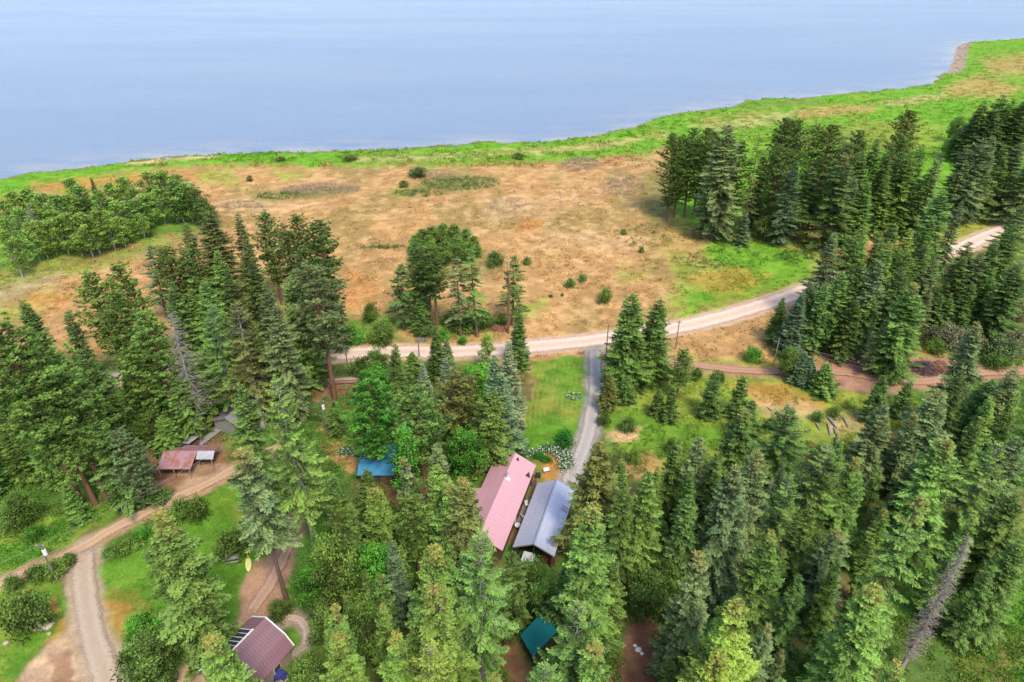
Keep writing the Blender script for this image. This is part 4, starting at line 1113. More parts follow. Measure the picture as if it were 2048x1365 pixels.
OPEN = [[(170, 1240), (190, 1150), (240, 1090), (330, 1040), (450, 965), (560, 960), (570, 1110), (500, 1180), (470, 1240), (400, 1300), (300, 1360), (190, 1320)],
 [(1068, 716), (1178, 712), (1215, 900), (1150, 1000), (1130, 1130), (1020, 1130), (990, 1110), (940, 990), (985, 905), (1030, 850)], [(-60, 1160), (150, 1130), (240, 1400), (-60, 1400)],
 [(300, 880), (450, 880), (460, 950), (300, 990)], [(1240, 1250), (1300, 1250), (1350, 1420), (1235, 1420)], [(1030, 1220), (1130, 1220), (1110, 1340), (1040, 1340)],
 [(460, 1230), (640, 1230), (620, 1320), (580, 1380), (460, 1380)], [(1640, 700), (1915, 710), (1915, 790), (1700, 800), (1640, 770)], [(720, 890), (800, 890), (800, 965), (720, 965)], [(1212, 862), (1290, 862), (1290, 890), (1212, 890)]]
def scatter(n_, vlo, vhi, ulo=-60, uhi=2110, bias=1.0):
    u = rs.uniform(ulo, uhi, n_); v = vlo + (vhi - vlo) * rs.rand(n_) ** bias
    cx = (u - 1024) / FPX; cy = (682.5 - v) / FPX; t = -CAMH / (cy * cos(TH) - sin(TH)); return np.column_stack([cx * t, (cos(TH) + cy * sin(TH)) * t]), u, v
# leafy undergrowth on the wood floor
pts, u, v = scatter(15000, 700, 1480); den = fbm(pts[:, 0], pts[:, 1], 7, 3, 61)
ok = (den + rs.uniform(-.15, .15, len(u)) > .46) & ~near_road(pts[:, 0], pts[:, 1], 1.2)
for pl in OPEN: ok &= ~inside(u, v, np.array(pl, float))
ok &= ~((u > 1200) & (u < 1860) & (v < 900)) | (rs.rand(len(u)) < .12); ok &= ~((v < 745) & (u < 1640))
pts = pts[ok]; k = rs.rand(len(pts), 1); base = np.array([.075, .26, .025]) * k + np.array([.17, .33, .045]) * (1 - k); base = np.where(fbm(pts[:, 0], pts[:, 1], 12, 3, 63)[:, None] > .56, base * .6 + np.array([.08, .07, .02]), base)
rad = rs.uniform(.5, 1.5, len(pts)); plant_mass('undergrowth', pts, base, 34, rad, rad * rs.uniform(.5, .9, len(pts)), np.full(len(pts), .34), np.full(len(pts), .2))
# grass and weeds of the clearings, roadside and meadow
pts, u, v = scatter(60000, 318, 960, bias=.8); d = shore_sd(pts[:, 0], pts[:, 1]); ok = ~near_road(pts[:, 0], pts[:, 1], .5) & (d > 1)
ok &= ~inside(u, v, np.array(OPEN[1], float)) & ~inside(u, v, np.array(OPEN[7], float)) & (fbm(pts[:, 0], pts[:, 1], 4, 3, 65) > .47)
pts = pts[ok]; gcx = ground_colour(pts[:, 0], pts[:, 1]) * rs.uniform(.95, 1.5, (len(pts), 1)); gcx[:, 1] *= rs.uniform(.95, 1.25, len(pts))
sz = rs.uniform(.25, .6, len(pts)) * (1 + (pts[:, 1] > 180) * .4); plant_mass('meadow_grass', pts, gcx, 6, sz * .6, sz * .35, sz, sz * .35, up=.7)
# grey twiggy brush patches out on the meadow
def blob(u, v, ru, rv, n_):
    a_ = rs.rand(n_) * 6.28; r_ = np.sqrt(rs.rand(n_)); pu = u + ru * r_ * np.cos(a_); pv = v + rv * r_ * np.sin(a_); return np.array([P(q, w_)[:2] for q, w_ in zip(pu, pv)])
bp_ = np.vstack([blob(*q) for q in [(640, 380, 80, 12, 300), (1160, 330, 38, 14, 240), (1245, 372, 45, 20, 240), (880, 355, 24, 8, 60), (1010, 412, 40, 16, 90), (1160, 395, 60, 20, 90), (480, 412, 50, 10, 90), (1980, 140, 60, 20, 160)]])
plant_mass('dry_brush', bp_, np.tile([[.33, .27, .25]], (len(bp_), 1)) * rs.uniform(.6, 1.3, (len(bp_), 1)), 12, rs.uniform(.5, 1.1, len(bp_)), rs.uniform(.3, .8, len(bp_)), np.full(len(bp_), .8), np.full(len(bp_), .09), up=.8)
bp_ = np.vstack([blob(*q) for q in [(920, 368, 80, 14, 260), (840, 388, 50, 8, 90), (560, 392, 50, 8, 80), (760, 492, 50, 4, 60), (1450, 520, 90, 20, 130), (1590, 515, 40, 14, 90), (1290, 470, 60, 25, 60), (1420, 470, 60, 12, 80)]])
plant_mass('weed_clumps', bp_, np.tile([[.10, .19, .045]], (len(bp_), 1)) * rs.uniform(.6, 1.3, (len(bp_), 1)), 16, rs.uniform(.5, 1.2, len(bp_)), rs.uniform(.3, .9, len(bp_)), np.full(len(bp_), .5), np.full(len(bp_), .2), up=.6)
# tall shore grass
pts, u, v = scatter(26000, 70, 335, bias=1.0); d = shore_sd(pts[:, 0], pts[:, 1]); ok = (d > 1.5) & (d < 260); pts = pts[ok]; ok = fbm(pts[:, 0], pts[:, 1], 9, 3, 67) > .45; pts = pts[ok][:9000]
gcx = ground_colour(pts[:, 0], pts[:, 1]) * rs.uniform(.65, 1.3, (len(pts), 1)); sz = rs.uniform(.6, 1.3, len(pts)); plant_mass('shore_grass', pts, gcx, 7, sz * 1.2, sz * .4, sz, sz * .4, up=.7)
# lawn grass relief
pts, u, v = scatter(30000, 705, 1400, -60, 1250); ok = np.zeros(len(u), bool)
for pl in (OPEN[0], OPEN[1], OPEN[2]): ok |= inside(u, v, np.array(pl, float))
ok &= ~near_road(pts[:, 0], pts[:, 1], .3); pts = pts[ok]; gcx = ground_colour(pts[:, 0], pts[:, 1]); ok = gcx[:, 1] > gcx[:, 0]; pts = pts[ok]; gcx = gcx[ok] * rs.uniform(.75, 1.3, (ok.sum(), 1))
plant_mass('lawn_grass', pts, gcx, 5, np.full(len(pts), .2), np.full(len(pts), .06), np.full(len(pts), .16), np.full(len(pts), .08), up=.8)
# ------------------------------------------------------------------ buildings
def metal_roof(name, c, metal=.25, rough=.42, rust=None, var=.12, spec=.5):
    m, n, b = newmat(name); no = noise_node(n, .8, 6, rough=.7); rp = N(n, 'ShaderNodeValToRGB'); e = rp.color_ramp.elements
    e[0].position = .36 if rust else .3; e[1].position = .56 if rust else .7; e[0].color = (*(rust or tuple(x * (1 - var) for x in c)), 1); e[1].color = (*c, 1)
    n.links.new(no.outputs['Fac'], rp.inputs[0]); nl = noise_node(n, 5.0, 8, rough=.8); rl = N(n, 'ShaderNodeValToRGB'); rl.color_ramp.elements[0].position = .60; rl.color_ramp.elements[1].position = .72
    rl.color_ramp.elements[0].color = (0, 0, 0, 1); rl.color_ramp.elements[1].color = (.75, .75, .75, 1); n.links.new(nl.outputs['Fac'], rl.inputs[0])
    ml_ = N(n, 'ShaderNodeMix', data_type='RGBA'); n.links.new(rl.outputs[0], ml_.inputs[0]); n.links.new(rp.outputs[0], ml_.inputs[6]); ml_.inputs[7].default_value = (.14, .10, .06, 1)
    n.links.new(ml_.outputs[2], b.inputs['Base Color']); b.inputs['Metallic'].default_value = metal; b.inputs['Roughness'].default_value = rough; b.inputs['Specular IOR Level'].default_value = spec
    return m
def rect(mb, o, ax, ay, w_, h_, t): pass
M_WHITE = simple('white_paint', (.78, .77, .75), .5, .12, 2); M_LOG = simple('stained_boards', (.16, .095, .06), .8, .4, 1.2, stretch=(1, 1, 8)); M_DARK = simple('dark_timber', (.06, .05, .045), .8, .3, 2)
M_GLASS = simple('window_glass', (.05, .06, .07), .08, .1, 1, spec=.6); M_TAN = simple('tan_boards', (.34, .26, .18), .8, .3, 1.5, stretch=(1, 1, 8)); M_GREYB = simple('grey_boards', (.33, .31, .28), .8, .3, 1.5, stretch=(6, 6, 1))
M_CONC = simple('concrete', (.42, .40, .38), .9, .25, 2); M_STEEL = simple('bright_metal', (.6, .6, .6), .35, .15, 3, metal=.7)
def roofpanels(parent, prof, L, n_, mats, rib=.05, thick=.05, y0=None, ribw=.05):
    """prof: [(x,z)...] across; one strip object per panel width on every slope, each with its raised seam"""
    wv = L / n_; y0 = -L / 2 if y0 is None else y0
    for k in range(len(prof) - 1):
        (x0, z0), (x1, z1) = prof[k], prof[k + 1]; dx, dz = x1 - x0, z1 - z0; l = math.hypot(dx, dz); nx, nz = -dz / l, dx / l
        if nz < 0: nx, nz = -nx, -nz
        mb = MB(); q = lambda x, y, z, o: (x + nx * o, y, z + nz * o)
        mb.slab([q(x0, .004, z0, 0), q(x1, .004, z1, 0), q(x1, wv - .004, z1, 0), q(x0, wv - .004, z0, 0)], thick)
        mb.slab([q(x0, 0.006, z0, rib), q(x1, 0.006, z1, rib), q(x1, ribw, z1, rib), q(x0, ribw, z0, rib)], rib - .002)
        me = mb.mesh('roof_panel', mats[k])
        for i in range(n_): link('roof_panel', me, parent, (0, y0 + i * wv, 0))
def window(parent, c, w_, h_, axis, name='window'):
    d = (w_, .06, h_) if axis == 'x' else (.06, w_, h_); f = MB().box(c, (d[0] + (.16 if axis == 'x' else 0), d[1] + (.16 if axis != 'x' else 0), h_ + .16)).obj(name, M_WHITE, parent)
    g = (d[0], .10, h_) if axis == 'x' else (.10, d[1], h_); MB().box(c, g).obj('pane', M_GLASS, f)
def gable_house(t, hw, L, ze, zr, n_, mats, wall, over=.45, capm=None, walls=True, fascia=None, open_end=False, rib=.05):
    roofpanels(t, [(-hw, ze), (0, zr), (hw, ze)], L, n_, mats, rib=rib)
    mb = MB(); 
    for s in (-1, 1): mb.slab([(0, -L / 2 - .03, zr + .075), (s * .22, -L / 2 - .03, zr + .075 - .22 * (zr - ze) / hw + .0), (s * .22, L / 2 + .03, zr + .075 - .22 * (zr - ze) / hw), (0, L / 2 + .03, zr + .075)], .03)
    mb.obj('ridge_cap', capm or mats[0], t)
    fm = fascia or wall
    for e in (-1, 1):
        for s in (-1, 1): MB().slab([(0, e * (L / 2 + .01), zr + .02), (s * hw, e * (L / 2 + .01), ze + .02), (s * hw, e * (L / 2 + .05), ze + .02), (0, e * (L / 2 + .05), zr + .02)], .2).obj('fascia', fm, t)
    if walls:
        x, y = hw - over, L / 2 - over; zt = zr - .12 - (zr - ze) * 0; sl = (zr - ze) / hw; zw = zr - sl * x - .1
        for s in (-1, 1): MB().box((s * (x - .06), 0, zw / 2), (.12, 2 * y, zw)).obj('side_wall', wall, t)
        for e in (-1, 1):
            if open_end and e == -1: continue
            yy = e * (y - .06); mb = MB(); pr_ = [(-x + .13, 0), (x - .13, 0), (x - .13, zw - .03), (0, zr - .12), (-x + .13, zw - .03)]
            mb.add([(a, yy - .06, b) for a, b in pr_] + [(a, yy + .06, b) for a, b in pr_], [(0, 1, 2, 3, 4), (9, 8, 7, 6, 5)] + [(i, i + 5, (i + 1) % 5 + 5, (i + 1) % 5) for i in range(5)]); mb.obj('gable_wall', wall, t)
    return t
def house(name, label, x, y, ydir, cat='house'):
    return thing(name, label, cat, (x, y, float(gh0(x, y))), math.atan2(-ydir[0], ydir[1]))
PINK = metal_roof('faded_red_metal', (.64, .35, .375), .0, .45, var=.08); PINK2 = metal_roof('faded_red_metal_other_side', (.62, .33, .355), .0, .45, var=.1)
ZINC = metal_roof('zinc_sheet', (.66, .66, .76), .42, .38, var=.15)
t = house('cabin', 'long cabin with pink metal roof, roof vents and white chimney', -2.4, 91.2, (.28, .96))
gable_house(t, 4.1, 22, 2.9, 5.0, 24, (PINK2, PINK), M_LOG, capm=PINK, fascia=PINK, rib=.015)
MB().slab([(-2.4, -11, 3.98), (-5.6, -11, 2.55), (-5.6, 1.8, 2.55), (-2.4, 1.8, 3.98)], .08).obj('lean_to_roof', PINK2, t)
mb = MB(); mb.tube([(.5, 4.0, 4.6), (.5, 4.0, 5.9)], .16, 10); c = mb.obj('chimney', M_WHITE, t); MB().tube([(.5, 4, 5.9), (.5, 4, 5.96), (.5, 4, 6.06)], [.30, .30, .05], 10).obj('chimney_cap', M_STEEL, c)
MB().slab([(.15, 3.6, 4.99), (1.0, 3.6, 4.55), (1.0, 4.4, 4.55), (.15, 4.4, 4.99)], .05).obj('flashing', M_WHITE, c)
for (vx, vy, s) in ((-.75, 10.4, .7), (.75, 9.7, .8), (3.4, 7.4, 1.2)):
    z = 5.0 - abs(vx) * 2.1 / 4.1; mb = MB(); mb.add([(vx - s * .5, vy - s * .3, z + .02 - (.25 if vx > 0 else -.25) * -s * .5 * 0), (vx + s * .5, vy - s * .3, z - .05), (vx, vy - s * .3, z + s * .42), (vx, vy + s * .9, z + .03)], [(0, 1, 2), (1, 3, 2), (3, 0, 2), (0, 3, 1)]); mb.obj('roof_vent', M_DARK, t)
for yy in (-8, -4, 0, 5): window(t, (3.62, yy, 1.6), 1.2, 1.0, 'y')
for yy in (-5, 2, 7): window(t, (-3.62, yy, 1.6), 1.2, 1.0, 'y')
d_ = MB().box((3.63, -1.8, 1.05), (.08, .95, 2.05)).obj('door', M_WHITE, t); MB().box((3.70, -1.5, 1.0), (.06, .12, .12)).obj('handle', M_STEEL, d_)
t = house('garage', 'long open-ended garage with a ribbed grey-blue metal roof beside the pink roof', 5.8, 86.65, (.287, .958), 'garage')
gable_house(t, 3.55, 16.05, 3.2, 5.0, 27, (ZINC, ZINC), M_LOG, capm=M_STEEL, fascia=M_STEEL, open_end=True, over=.5)
for s in (-1, 0, 1): MB().box((s * 2.9, -7.6, 1.6 if s else 2.1), (.2, .2, 3.15 if s else 4.2)).obj('post', M_DARK, t)
MB().slab([(2.3, 2.0, 3.93), (3.50, 2.0, 3.32), (3.50, 3.1, 3.32), (2.3, 3.1, 3.93)], .02).obj('roof_patch', simple('lilac_sheet', (.46, .38, .42), .5, .15, 1), t)
MB().box((0, 7.5, 1.45), (3.2, .08, 2.5)).obj('garage_door', M_GREYB, t)
t = house('white_box_trailer', 'white box trailer parked under the open near end of the grey-blue roof', 2.55, 78.6, (.287, .958), 'trailer')
mb = MB(); mb.box((0, 0, 1.25), (1.9, 2.6, 1.6)); bo = mb.obj('box_body', M_WHITE, t)
for x_ in (-.45, .45): MB().box((x_, -1.33, 1.25), (.84, .05, 1.35)).obj('rear_door', M_WHITE, t)
for z_ in (.46, 2.06): MB().box((0, -1.35, z_), (1.95, .07, .07)).obj('frame_rail', M_DARK, t)
for x_ in (-1, 1): MB().tube([(x_ * .98, .2, .33), (x_ * .8, .2, .33)], .33, 14).obj('wheel', M_DARK, t)
MB().box((0, -1.9, .3), (1.9, 1.0, .12)).obj('ramp', M_TAN, t)
t = house('red_tool_rack', 'dark red wooden rack stacked under the near right end of the grey-blue roof', 6.2, 79.6, (.287, .958), 'rack')
RW = simple('red_stain', (.22, .07, .05), .7, .4, 2)
for z_ in (.5, 1.1, 1.7): MB().box((0, 0, z_), (2.2, 1.2, .08)).obj('shelf', RW, t)
for x_ in (-1.05, 1.05):
    for y_ in (-.5, .5): MB().box((x_, y_, .9), (.09, .09, 1.8)).obj('leg', RW, t)
# porch between the two roofs
t = house('wooden_deck', 'wooden deck and steps squeezed between the pink and the grey-blue roofs', 2.6, 91.0, (.28, .96), 'deck')
for i in range(13): MB().box((.0, -4.2 + i * .55, .45), (1.9, .5, .06)).obj('deck_board', M_TAN, t)
for y_ in (-4.3, -2, .3, 2.6): MB().box((.95, y_, .7), (.09, .09, 1.3)).obj('post', M_LOG, t)
MB().box((.95, -.85, 1.35), (.1, 7.0, .06)).obj('rail', M_LOG, t); MB().box((0, 3.2, .2), (1.6, .4, .25)).obj('step', M_TAN, t)
def chair(x, y, rz, lab):
    t = thing('patio_chair', lab, 'chair', (x, y, float(gh0(x, y)) + .48), rz, None); MB().box((0, 0, .42), (.6, .58, .07)).obj('seat', M_WHITE, t); MB().box((0, .3, .78), (.6, .07, .7), rx=-.2).obj('backrest', M_WHITE, t)
    for a in (-1, 1):
        for b in (-1, 1): MB().box((a * .26, b * .25, .2), (.06, .06, .4)).obj('leg', M_WHITE, t)
chair(2.7, 92.2, .3, 'upper white patio chair on the deck between the two long roofs'); chair(2.0, 89.2, 1.9, 'lower white patio chair on the deck between the two long roofs')
t = thing('patio_table', 'small white table at the lower end of the deck between the roofs', 'table', (1.0, 87.2, float(gh0(1, 87)) + .1), .28); MB().tube([(0, 0, .7), (0, 0, .76)], .55, 16).obj('tabletop', M_WHITE, t); MB().tube([(0, 0, 0), (0, 0, .7)], .05, 8).obj('leg', M_STEEL, t)
for i, (q, lb) in enumerate((((1076, 957), 'dark barbecue grill by the upper corner of the pink roof'), ((1068, 968), 'dark wood stack beside the upper end of the deck'))):
    p = G(*q)
    if i == 0:
        t = thing('barbecue_grill', lb, 'grill', p); MB().box((0, 0, .8), (1.0, .6, .5)).obj('body', M_DARK, t); MB().box((0, .05, 1.15), (1.0, .5, .2)).obj('lid', M_DARK, t)
        for a in (-.4, .4): MB().box((a, 0, .28), (.08, .4, .55)).obj('leg', M_DARK, t)
    else:
        t = thing('log_stack', lb, 'firewood', p)
        for r_ in range(3):
            for k_ in range(6 - r_): MB().tube([(-.5, -.7 + k_ * .27 + r_ * .13, .13 + r_ * .23), (.5, -.7 + k_ * .27 + r_ * .13, .13 + r_ * .23)], .125, 7).obj('log', M_LOG, t)
# teal cabin
TEAL = metal_roof('teal_sheet', (.02, .25, .26), .1, .4, var=.15)
t = house('cabin', 'small dark cabin with a steep teal metal roof among the lower trees', 5.4, 63.5, (-.446, .895)); gable_house(t, 3.75, 3.9, 2.8, 5.9, 13, (TEAL, TEAL), M_DARK, capm=TEAL, fascia=M_DARK, over=.4); window(t, (0, -1.53, 1.7), 1.1, 1.0, 'x')
BLUE = metal_roof('blue_sheet', (.06, .28, .46), .1, .38, var=.2)
t = house('cabin', 'cabin with a bright blue metal roof behind the bright green pine', -25.7, 102.4, (1, .0)); gable_house(t, 4.6, 6.9, 2.7, 4.6, 12, (BLUE, BLUE), M_LOG, capm=BLUE, fascia=BLUE); window(t, (4.12, 0, 1.5), 1.3, 1.0, 'y')
# gambrel barn
PLUM = metal_roof('plum_shingle', (.26, .135, .16), .0, .6, var=.25)
R0 = P(530, 1236, 6.3); yd = np.array([.46, .888]); cx_, cy_ = R0[0] - 4.6 * yd[0], R0[1] - 4.6 * yd[1]
t = house('gambrel_cabin', 'plum brown gambrel roofed cabin with white trim beside the curved gravel loop', cx_, cy_, yd)
prof = [(-4.5, 2.9), (-3.0, 4.7), (0, 6.3), (3.3, 4.65), (4.7, 2.9)]; roofpanels(t, prof, 9.2, 20, (PLUM,) * 4, rib=.03)
for e in (1, -1):
    for k in range(4):
        (x0, z0), (x1, z1) = prof[k], prof[k + 1]; MB().slab([(x0, e * 4.61, z0 + .06), (x1, e * 4.61, z1 + .06), (x1, e * 4.80, z1 + .06), (x0, e * 4.80, z0 + .06)], .22).obj('fascia', M_WHITE, t)
for e in (1, -1):
    mb = MB(); pr_ = [(-4.0, 0), (4.2, 0), (4.2, 3.3), (3.1, 4.6), (0, 6.1), (-2.9, 4.5), (-4.0, 3.3)]; k = len(pr_); mb.add([(a, e * 4.1 - .06, b) for a, b in pr_] + [(a, e * 4.1 + .06, b) for a, b in pr_], [tuple(range(k)), tuple(range(2 * k - 1, k - 1, -1))] + [(i, i + k, (i + 1) % k + k, (i + 1) % k) for i in range(k)]); mb.obj('gable_wall', M_TAN, t)
for s, x_ in ((-1, -3.95), (1, 4.15)): MB().box((x_, 0, 1.6), (.12, 8.0, 3.2)).obj('side_wall', M_TAN, t)
sk = MB().slab([(-2.85, -2.8, 4.86), (-.55, -2.8, 6.09), (-.55, 2.4, 6.09), (-2.85, 2.4, 4.86)], .04).obj('skylight', M_GLASS, t)
for i in range(8): MB().slab([(-3.0, -2.8 + i * .72, 4.88), (.15, -2.8 + i * .72, 6.5), (.15, -2.7 + i * .72, 6.5), (-3.0, -2.7 + i * .72, 4.88)], .05).obj('glazing_bar', M_WHITE, sk)
MB().slab([(-.12, -2.9, 6.52), (.12, -2.9, 6.52), (.12, 2.4, 6.52), (-.12, 2.4, 6.52)], .06).obj('ridge_bar', M_WHITE, t)
window(t, (4.24, 1.5, 1.6), 1.1, 1.0, 'y'); window(t, (4.24, -1.5, 1.6), 1.1, 1.0, 'y')
t = house('side_porch', 'low tan porch with a light handrail along the gambrel cabin', cx_ + .888 * 5.6 - .46 * 1.6, cy_ - .46 * 5.6 - .888 * 1.6, yd, 'porch')
for i in range(12): MB().box((0, -3.2 + i * .5, .5), (1.7, .45, .06)).obj('deck_board', M_TAN, t)
MB().box((.9, -.4, 1.45), (.12, 6.4, .08)).obj('handrail', simple('pale_rail', (.55, .42, .34), .7), t)
for i in range(6): MB().box((.9, -3.4 + i * 1.2, .75), (.09, .09, 1.4)).obj('post', M_TAN, t)
p = G(556, 1352); t = thing('blue_tarp_cover', 'dark blue tarp draped over a low load beside the gambrel cabin', 'tarp', p, -.4)
mb = MB(); mb.add([(-1.2, -.9, 0), (1.2, -.9, 0), (1.2, .9, 0), (-1.2, .9, 0), (-.9, -.6, .9), (.8, -.7, 1.0), (.9, .6, .85), (-.8, .6, .95), (0, 0, 1.2)], [(0, 1, 5, 4), (1, 2, 6, 5), (2, 3, 7, 6), (3, 0, 4, 7), (4, 5, 8), (5, 6, 8), (6, 7, 8), (7, 4, 8)]); mb.obj('cover', simple('navy_tarp', (.05, .06, .24), .5), t)
# house behind the trees
GR = metal_roof('grey_violet_sheet', (.33, .29, .33), .2, .45, var=.3)
a_ = P(409, 881, 3)[:2]; b_ = P(441, 857, 3)[:2]; yd = unit(b_ - a_); t = house('cabin', 'grey-violet roofed cabin mostly hidden by trees behind the rusty shelter', -57.0, 117.5, yd); gable_house(t, 4.6, 10, 2.8, 4.9, 16, (GR, GR), M_GREYB, capm=GR)
t = house('woodshed', 'small grey slab-roofed lean-to behind the rusty shelter', *P(382, 882, 2)[:2], yd, 'shed'); MB().slab([(-1.2, -1.6, 2.0), (1.2, -1.6, 2.5), (1.2, 1.6, 2.5), (-1.2, 1.6, 2.0)], .1).obj('roof', simple('weathered_tin', (.42, .40, .38), .6, .4, 1), t)
for a in (-1, 1):
    for b in (-1, 1): MB().box((a, b * 1.4, 1.0), (.12, .12, 2.0)).obj('post', M_GREYB, t)
MB().box((0, 0, .7), (1.6, 2.4, 1.3)).obj('stacked_wood', M_LOG, t)
t = house('grey_walkway', 'grey plank walkway leading to the cabin behind the shelter', *P(424, 872, .5)[:2], yd, 'walkway')
for i in range(12): MB().box((0, -3.2 + i * .55, .5), (1.6, .5, .07)).obj('plank', M_GREYB, t)
# rusty shelter: posts and roof slopes
RUST = metal_roof('rusty_red_sheet', (.42, .24, .28), .15, .5, rust=(.34, .13, .055)); TIN = metal_roof('bare_tin', (.62, .60, .60), .5, .4, var=.25)
x0, x1, xm = -68.0, -58.3, -62.0; yr = 103.9; gz = float(gh0(-63, 103)); t = thing('open_shelter', 'open-sided shelter with rusty pinkish metal roof by the dirt lane', 'shelter', (xm, yr, gz), 0)
def slopes(xa, xb, ya, za, yb, zb, n_, mat):
    wv = (xb - xa) / n_
    for i in range(n_):
        q = [(xa - xm + i * wv + .01, ya - yr, za), (xa - xm + (i + 1) * wv - .01, ya - yr, za), (xa - xm + (i + 1) * wv - .01, yb - yr, zb), (xa - xm + i * wv + .01, yb - yr, zb)]
        MB().slab(q, .05).obj('roof_panel', mat, t)
slopes(-66.2, -58.0, 106.8, 2.7, 103.9, 3.75, 10, RUST); slopes(-67.9, -61.4, 103.85, 3.7, 99.9, 2.5, 8, RUST); slopes(-61.35, -58.0, 103.85, 3.7, 102.4, 2.8, 5, TIN)
for (px_, py_, pz) in ((-67.6, 100.1, 2.45), (-64.8, 100.1, 2.45), (-61.8, 100.1, 2.45), (-67.6, 103.8, 3.6), (-61.6, 103.8, 3.6), (-58.4, 102.5, 2.75), (-58.4, 106.5, 2.65), (-62.2, 106.5, 2.65), (-66.0, 106.5, 2.65)): MB().box((px_ - xm, py_ - yr, pz / 2), (.14, .14, pz)).obj('post', M_TAN, t)
for (a, b) in (((-67.6, 100.1, 2.4), (-61.6, 100.1, 2.4)), ((-61.5, 100.0, 2.4), (-61.5, 103.8, 3.55)), ((-58.2, 102.5, 2.7), (-58.2, 103.9, 3.6))): MB().tube([(a[0] - xm, a[1] - yr, a[2]), (b[0] - xm, b[1] - yr, b[2])], .07, 4).obj('beam', M_TAN, t)
MB().box((-4.5, -1.4, .5), (2.0, 1.6, 1.0)).obj('stored_crates', M_LOG, t)

# ------------------------------------------------------------------ poles and wires
M_POLE = simple('weathered_pole', (.22, .19, .17), .9, .4, 3, stretch=(4, 4, .5)); M_WIRE = simple('cable', (.35, .33, .30), .6)
def pole(u, v, vb, label, trans=False, mat=None, arm=True):
    x, y, h, _ = place_top(u, v, vb); gz = float(gh0(x, y)); t = thing('utility_pole', label, 'utility pole', (x, y, gz)); h -= gz
    MB().tube([(0, 0, 0), (0, 0, h)], [.17, .11], 8).obj('pole', mat or M_POLE, t)
    if arm: MB().box((0, 0, h - .5), (1.3, .1, .12)).obj('crossarm', mat or M_POLE, t)
    for a in (-.55, .55) if arm else (0,): MB().tube([(a, 0, h - .42), (a, 0, h - .2)], .05, 6).obj('insulator', M_WHITE, t)
    if trans: tr = MB().tube([(.33, -.1, h - 2.3), (.33, -.1, h - 1.3)], .3, 12).obj('transformer', M_WHITE, t); MB().tube([(.33, -.1, h - 1.3), (.33, -.1, h - 1.05)], .06, 6).obj('bushing', M_DARK, tr)
    return Vector((x, y, gz + h - .25))
a1 = pole(78, 1088, 1163, 'grey utility pole with transformer beside the dirt lane at lower left', True); a2 = pole(641, 800, 864, 'utility pole with white transformer beside the small dark fir', True)
a3 = pole(689, 690, 748, 'thin dark utility pole left of the garden bushes below the road'); a4 = pole(836, 680, 714, 'short dark pole behind the garden shrubs at the roadside', arm=False)
a5 = pole(1217, 650, 711, 'utility pole where the gravel drive meets the road'); a6 = pole(1359, 642, 698, 'utility pole beside the tan road right of the two big firs'); a7 = pole(1559, 676, 731, 'yellowish thin pole by the dirt track', arm=False, mat=M_TAN)
def wire(a, b, sag, label, r=.022):
    a, b = Vector(a), Vector(b); pts = [(a.lerp(b, t / 14) - Vector((0, 0, sag * 4 * (t / 14) * (1 - t / 14)))) for t in range(15)]
    o = MB().tube(pts, r, 4).obj('power_line', M_WIRE); o['label'] = label; o['category'] = 'cable'
o1 = Vector((.5, 0, 0))
wire(a1, Vector((-48, 112, 7.0)), 1.2, 'upper power line from the lane pole past the shelter'); wire(a1 - Vector((0, 0, 2.3)), Vector((-46, 109, 5)), 1.3, 'lower power line from the lane pole past the shelter')
wire(a1, Vector((-95, 60, 8)), .6, 'power line leaving the lane pole to the lower left edge'); wire(a1 - Vector((0, 0, 2.3)), Vector((-95, 58, 5.7)), .6, 'lower line leaving the lane pole to the lower left edge')
wire(a2, Vector((-48, 112, 7.0)), .6, 'power line from the transformer pole into the trees'); wire(a2, a3, .8, 'power line from the transformer pole up to the roadside pole')
wire(a5, a6, 1.0, 'power line along the road between the drive pole and the road pole', .014); wire(a6, a7, 1.0, 'thin line from the road pole to the yellowish pole', .014)
e_ = G(1745, 745); wire(a7, Vector((e_[0], e_[1], 2.2)), .5, 'upper of the two lines dropping right of the yellowish pole'); wire(a7 - Vector((0, 0, 1.2)), Vector((e_[0], e_[1], 1.0)), .5, 'lower of the two lines dropping right of the yellowish pole')

# ------------------------------------------------------------------ yard things
p = G(466, 1122); t = thing('picnic_table', 'weathered picnic table on the lawn left of the yellow paddleboard', 'table', p, -1.35)
for i in range(4): MB().box((-.33 + i * .22, 0, .76), (.2, 2.2, .05)).obj('table_board', M_GREYB, t)
for s in (-1, 1): MB().box((s * .75, 0, .45), (.3, 2.2, .05)).obj('bench_seat', M_GREYB, t)
for y_ in (-.8, .8):
    for s in (-1, 1): MB().tube([(s * .85, y_, 0), (s * .2, y_, .74)], .05, 5).obj('leg', M_DARK, t)
p = G(497, 1129); t = thing('paddleboard', 'pale yellow paddleboard lying on the lawn beside the picnic table', 'paddleboard', p, .36)
mb = MB(); st = [(-1.75, .02), (-1.6, .18), (-1.2, .34), (-.5, .46), (.3, .47), (1.0, .38), (1.5, .22), (1.75, .03)]; vs = []
for y_, w_ in st: vs += [(-w_, y_, .16), (0, y_, .22), (w_, y_, .16), (0, y_, .06)]
fs = [(i * 4 + k, i * 4 + (k + 1) % 4, (i + 1) * 4 + (k + 1) % 4, (i + 1) * 4 + k) for i in range(len(st) - 1) for k in range(4)] + [(0, 1, 2, 3), tuple(len(vs) - 4 + k for k in (3, 2, 1, 0))]
mb.add(vs, fs); mb.obj('board', simple('yellow_board', (.80, .74, .22), .4, .08), t); MB().box((0, -.1, .225), (.34, 1.1, .012)).obj('deck_pad', simple('pale_pad', (.72, .70, .45), .7), t)
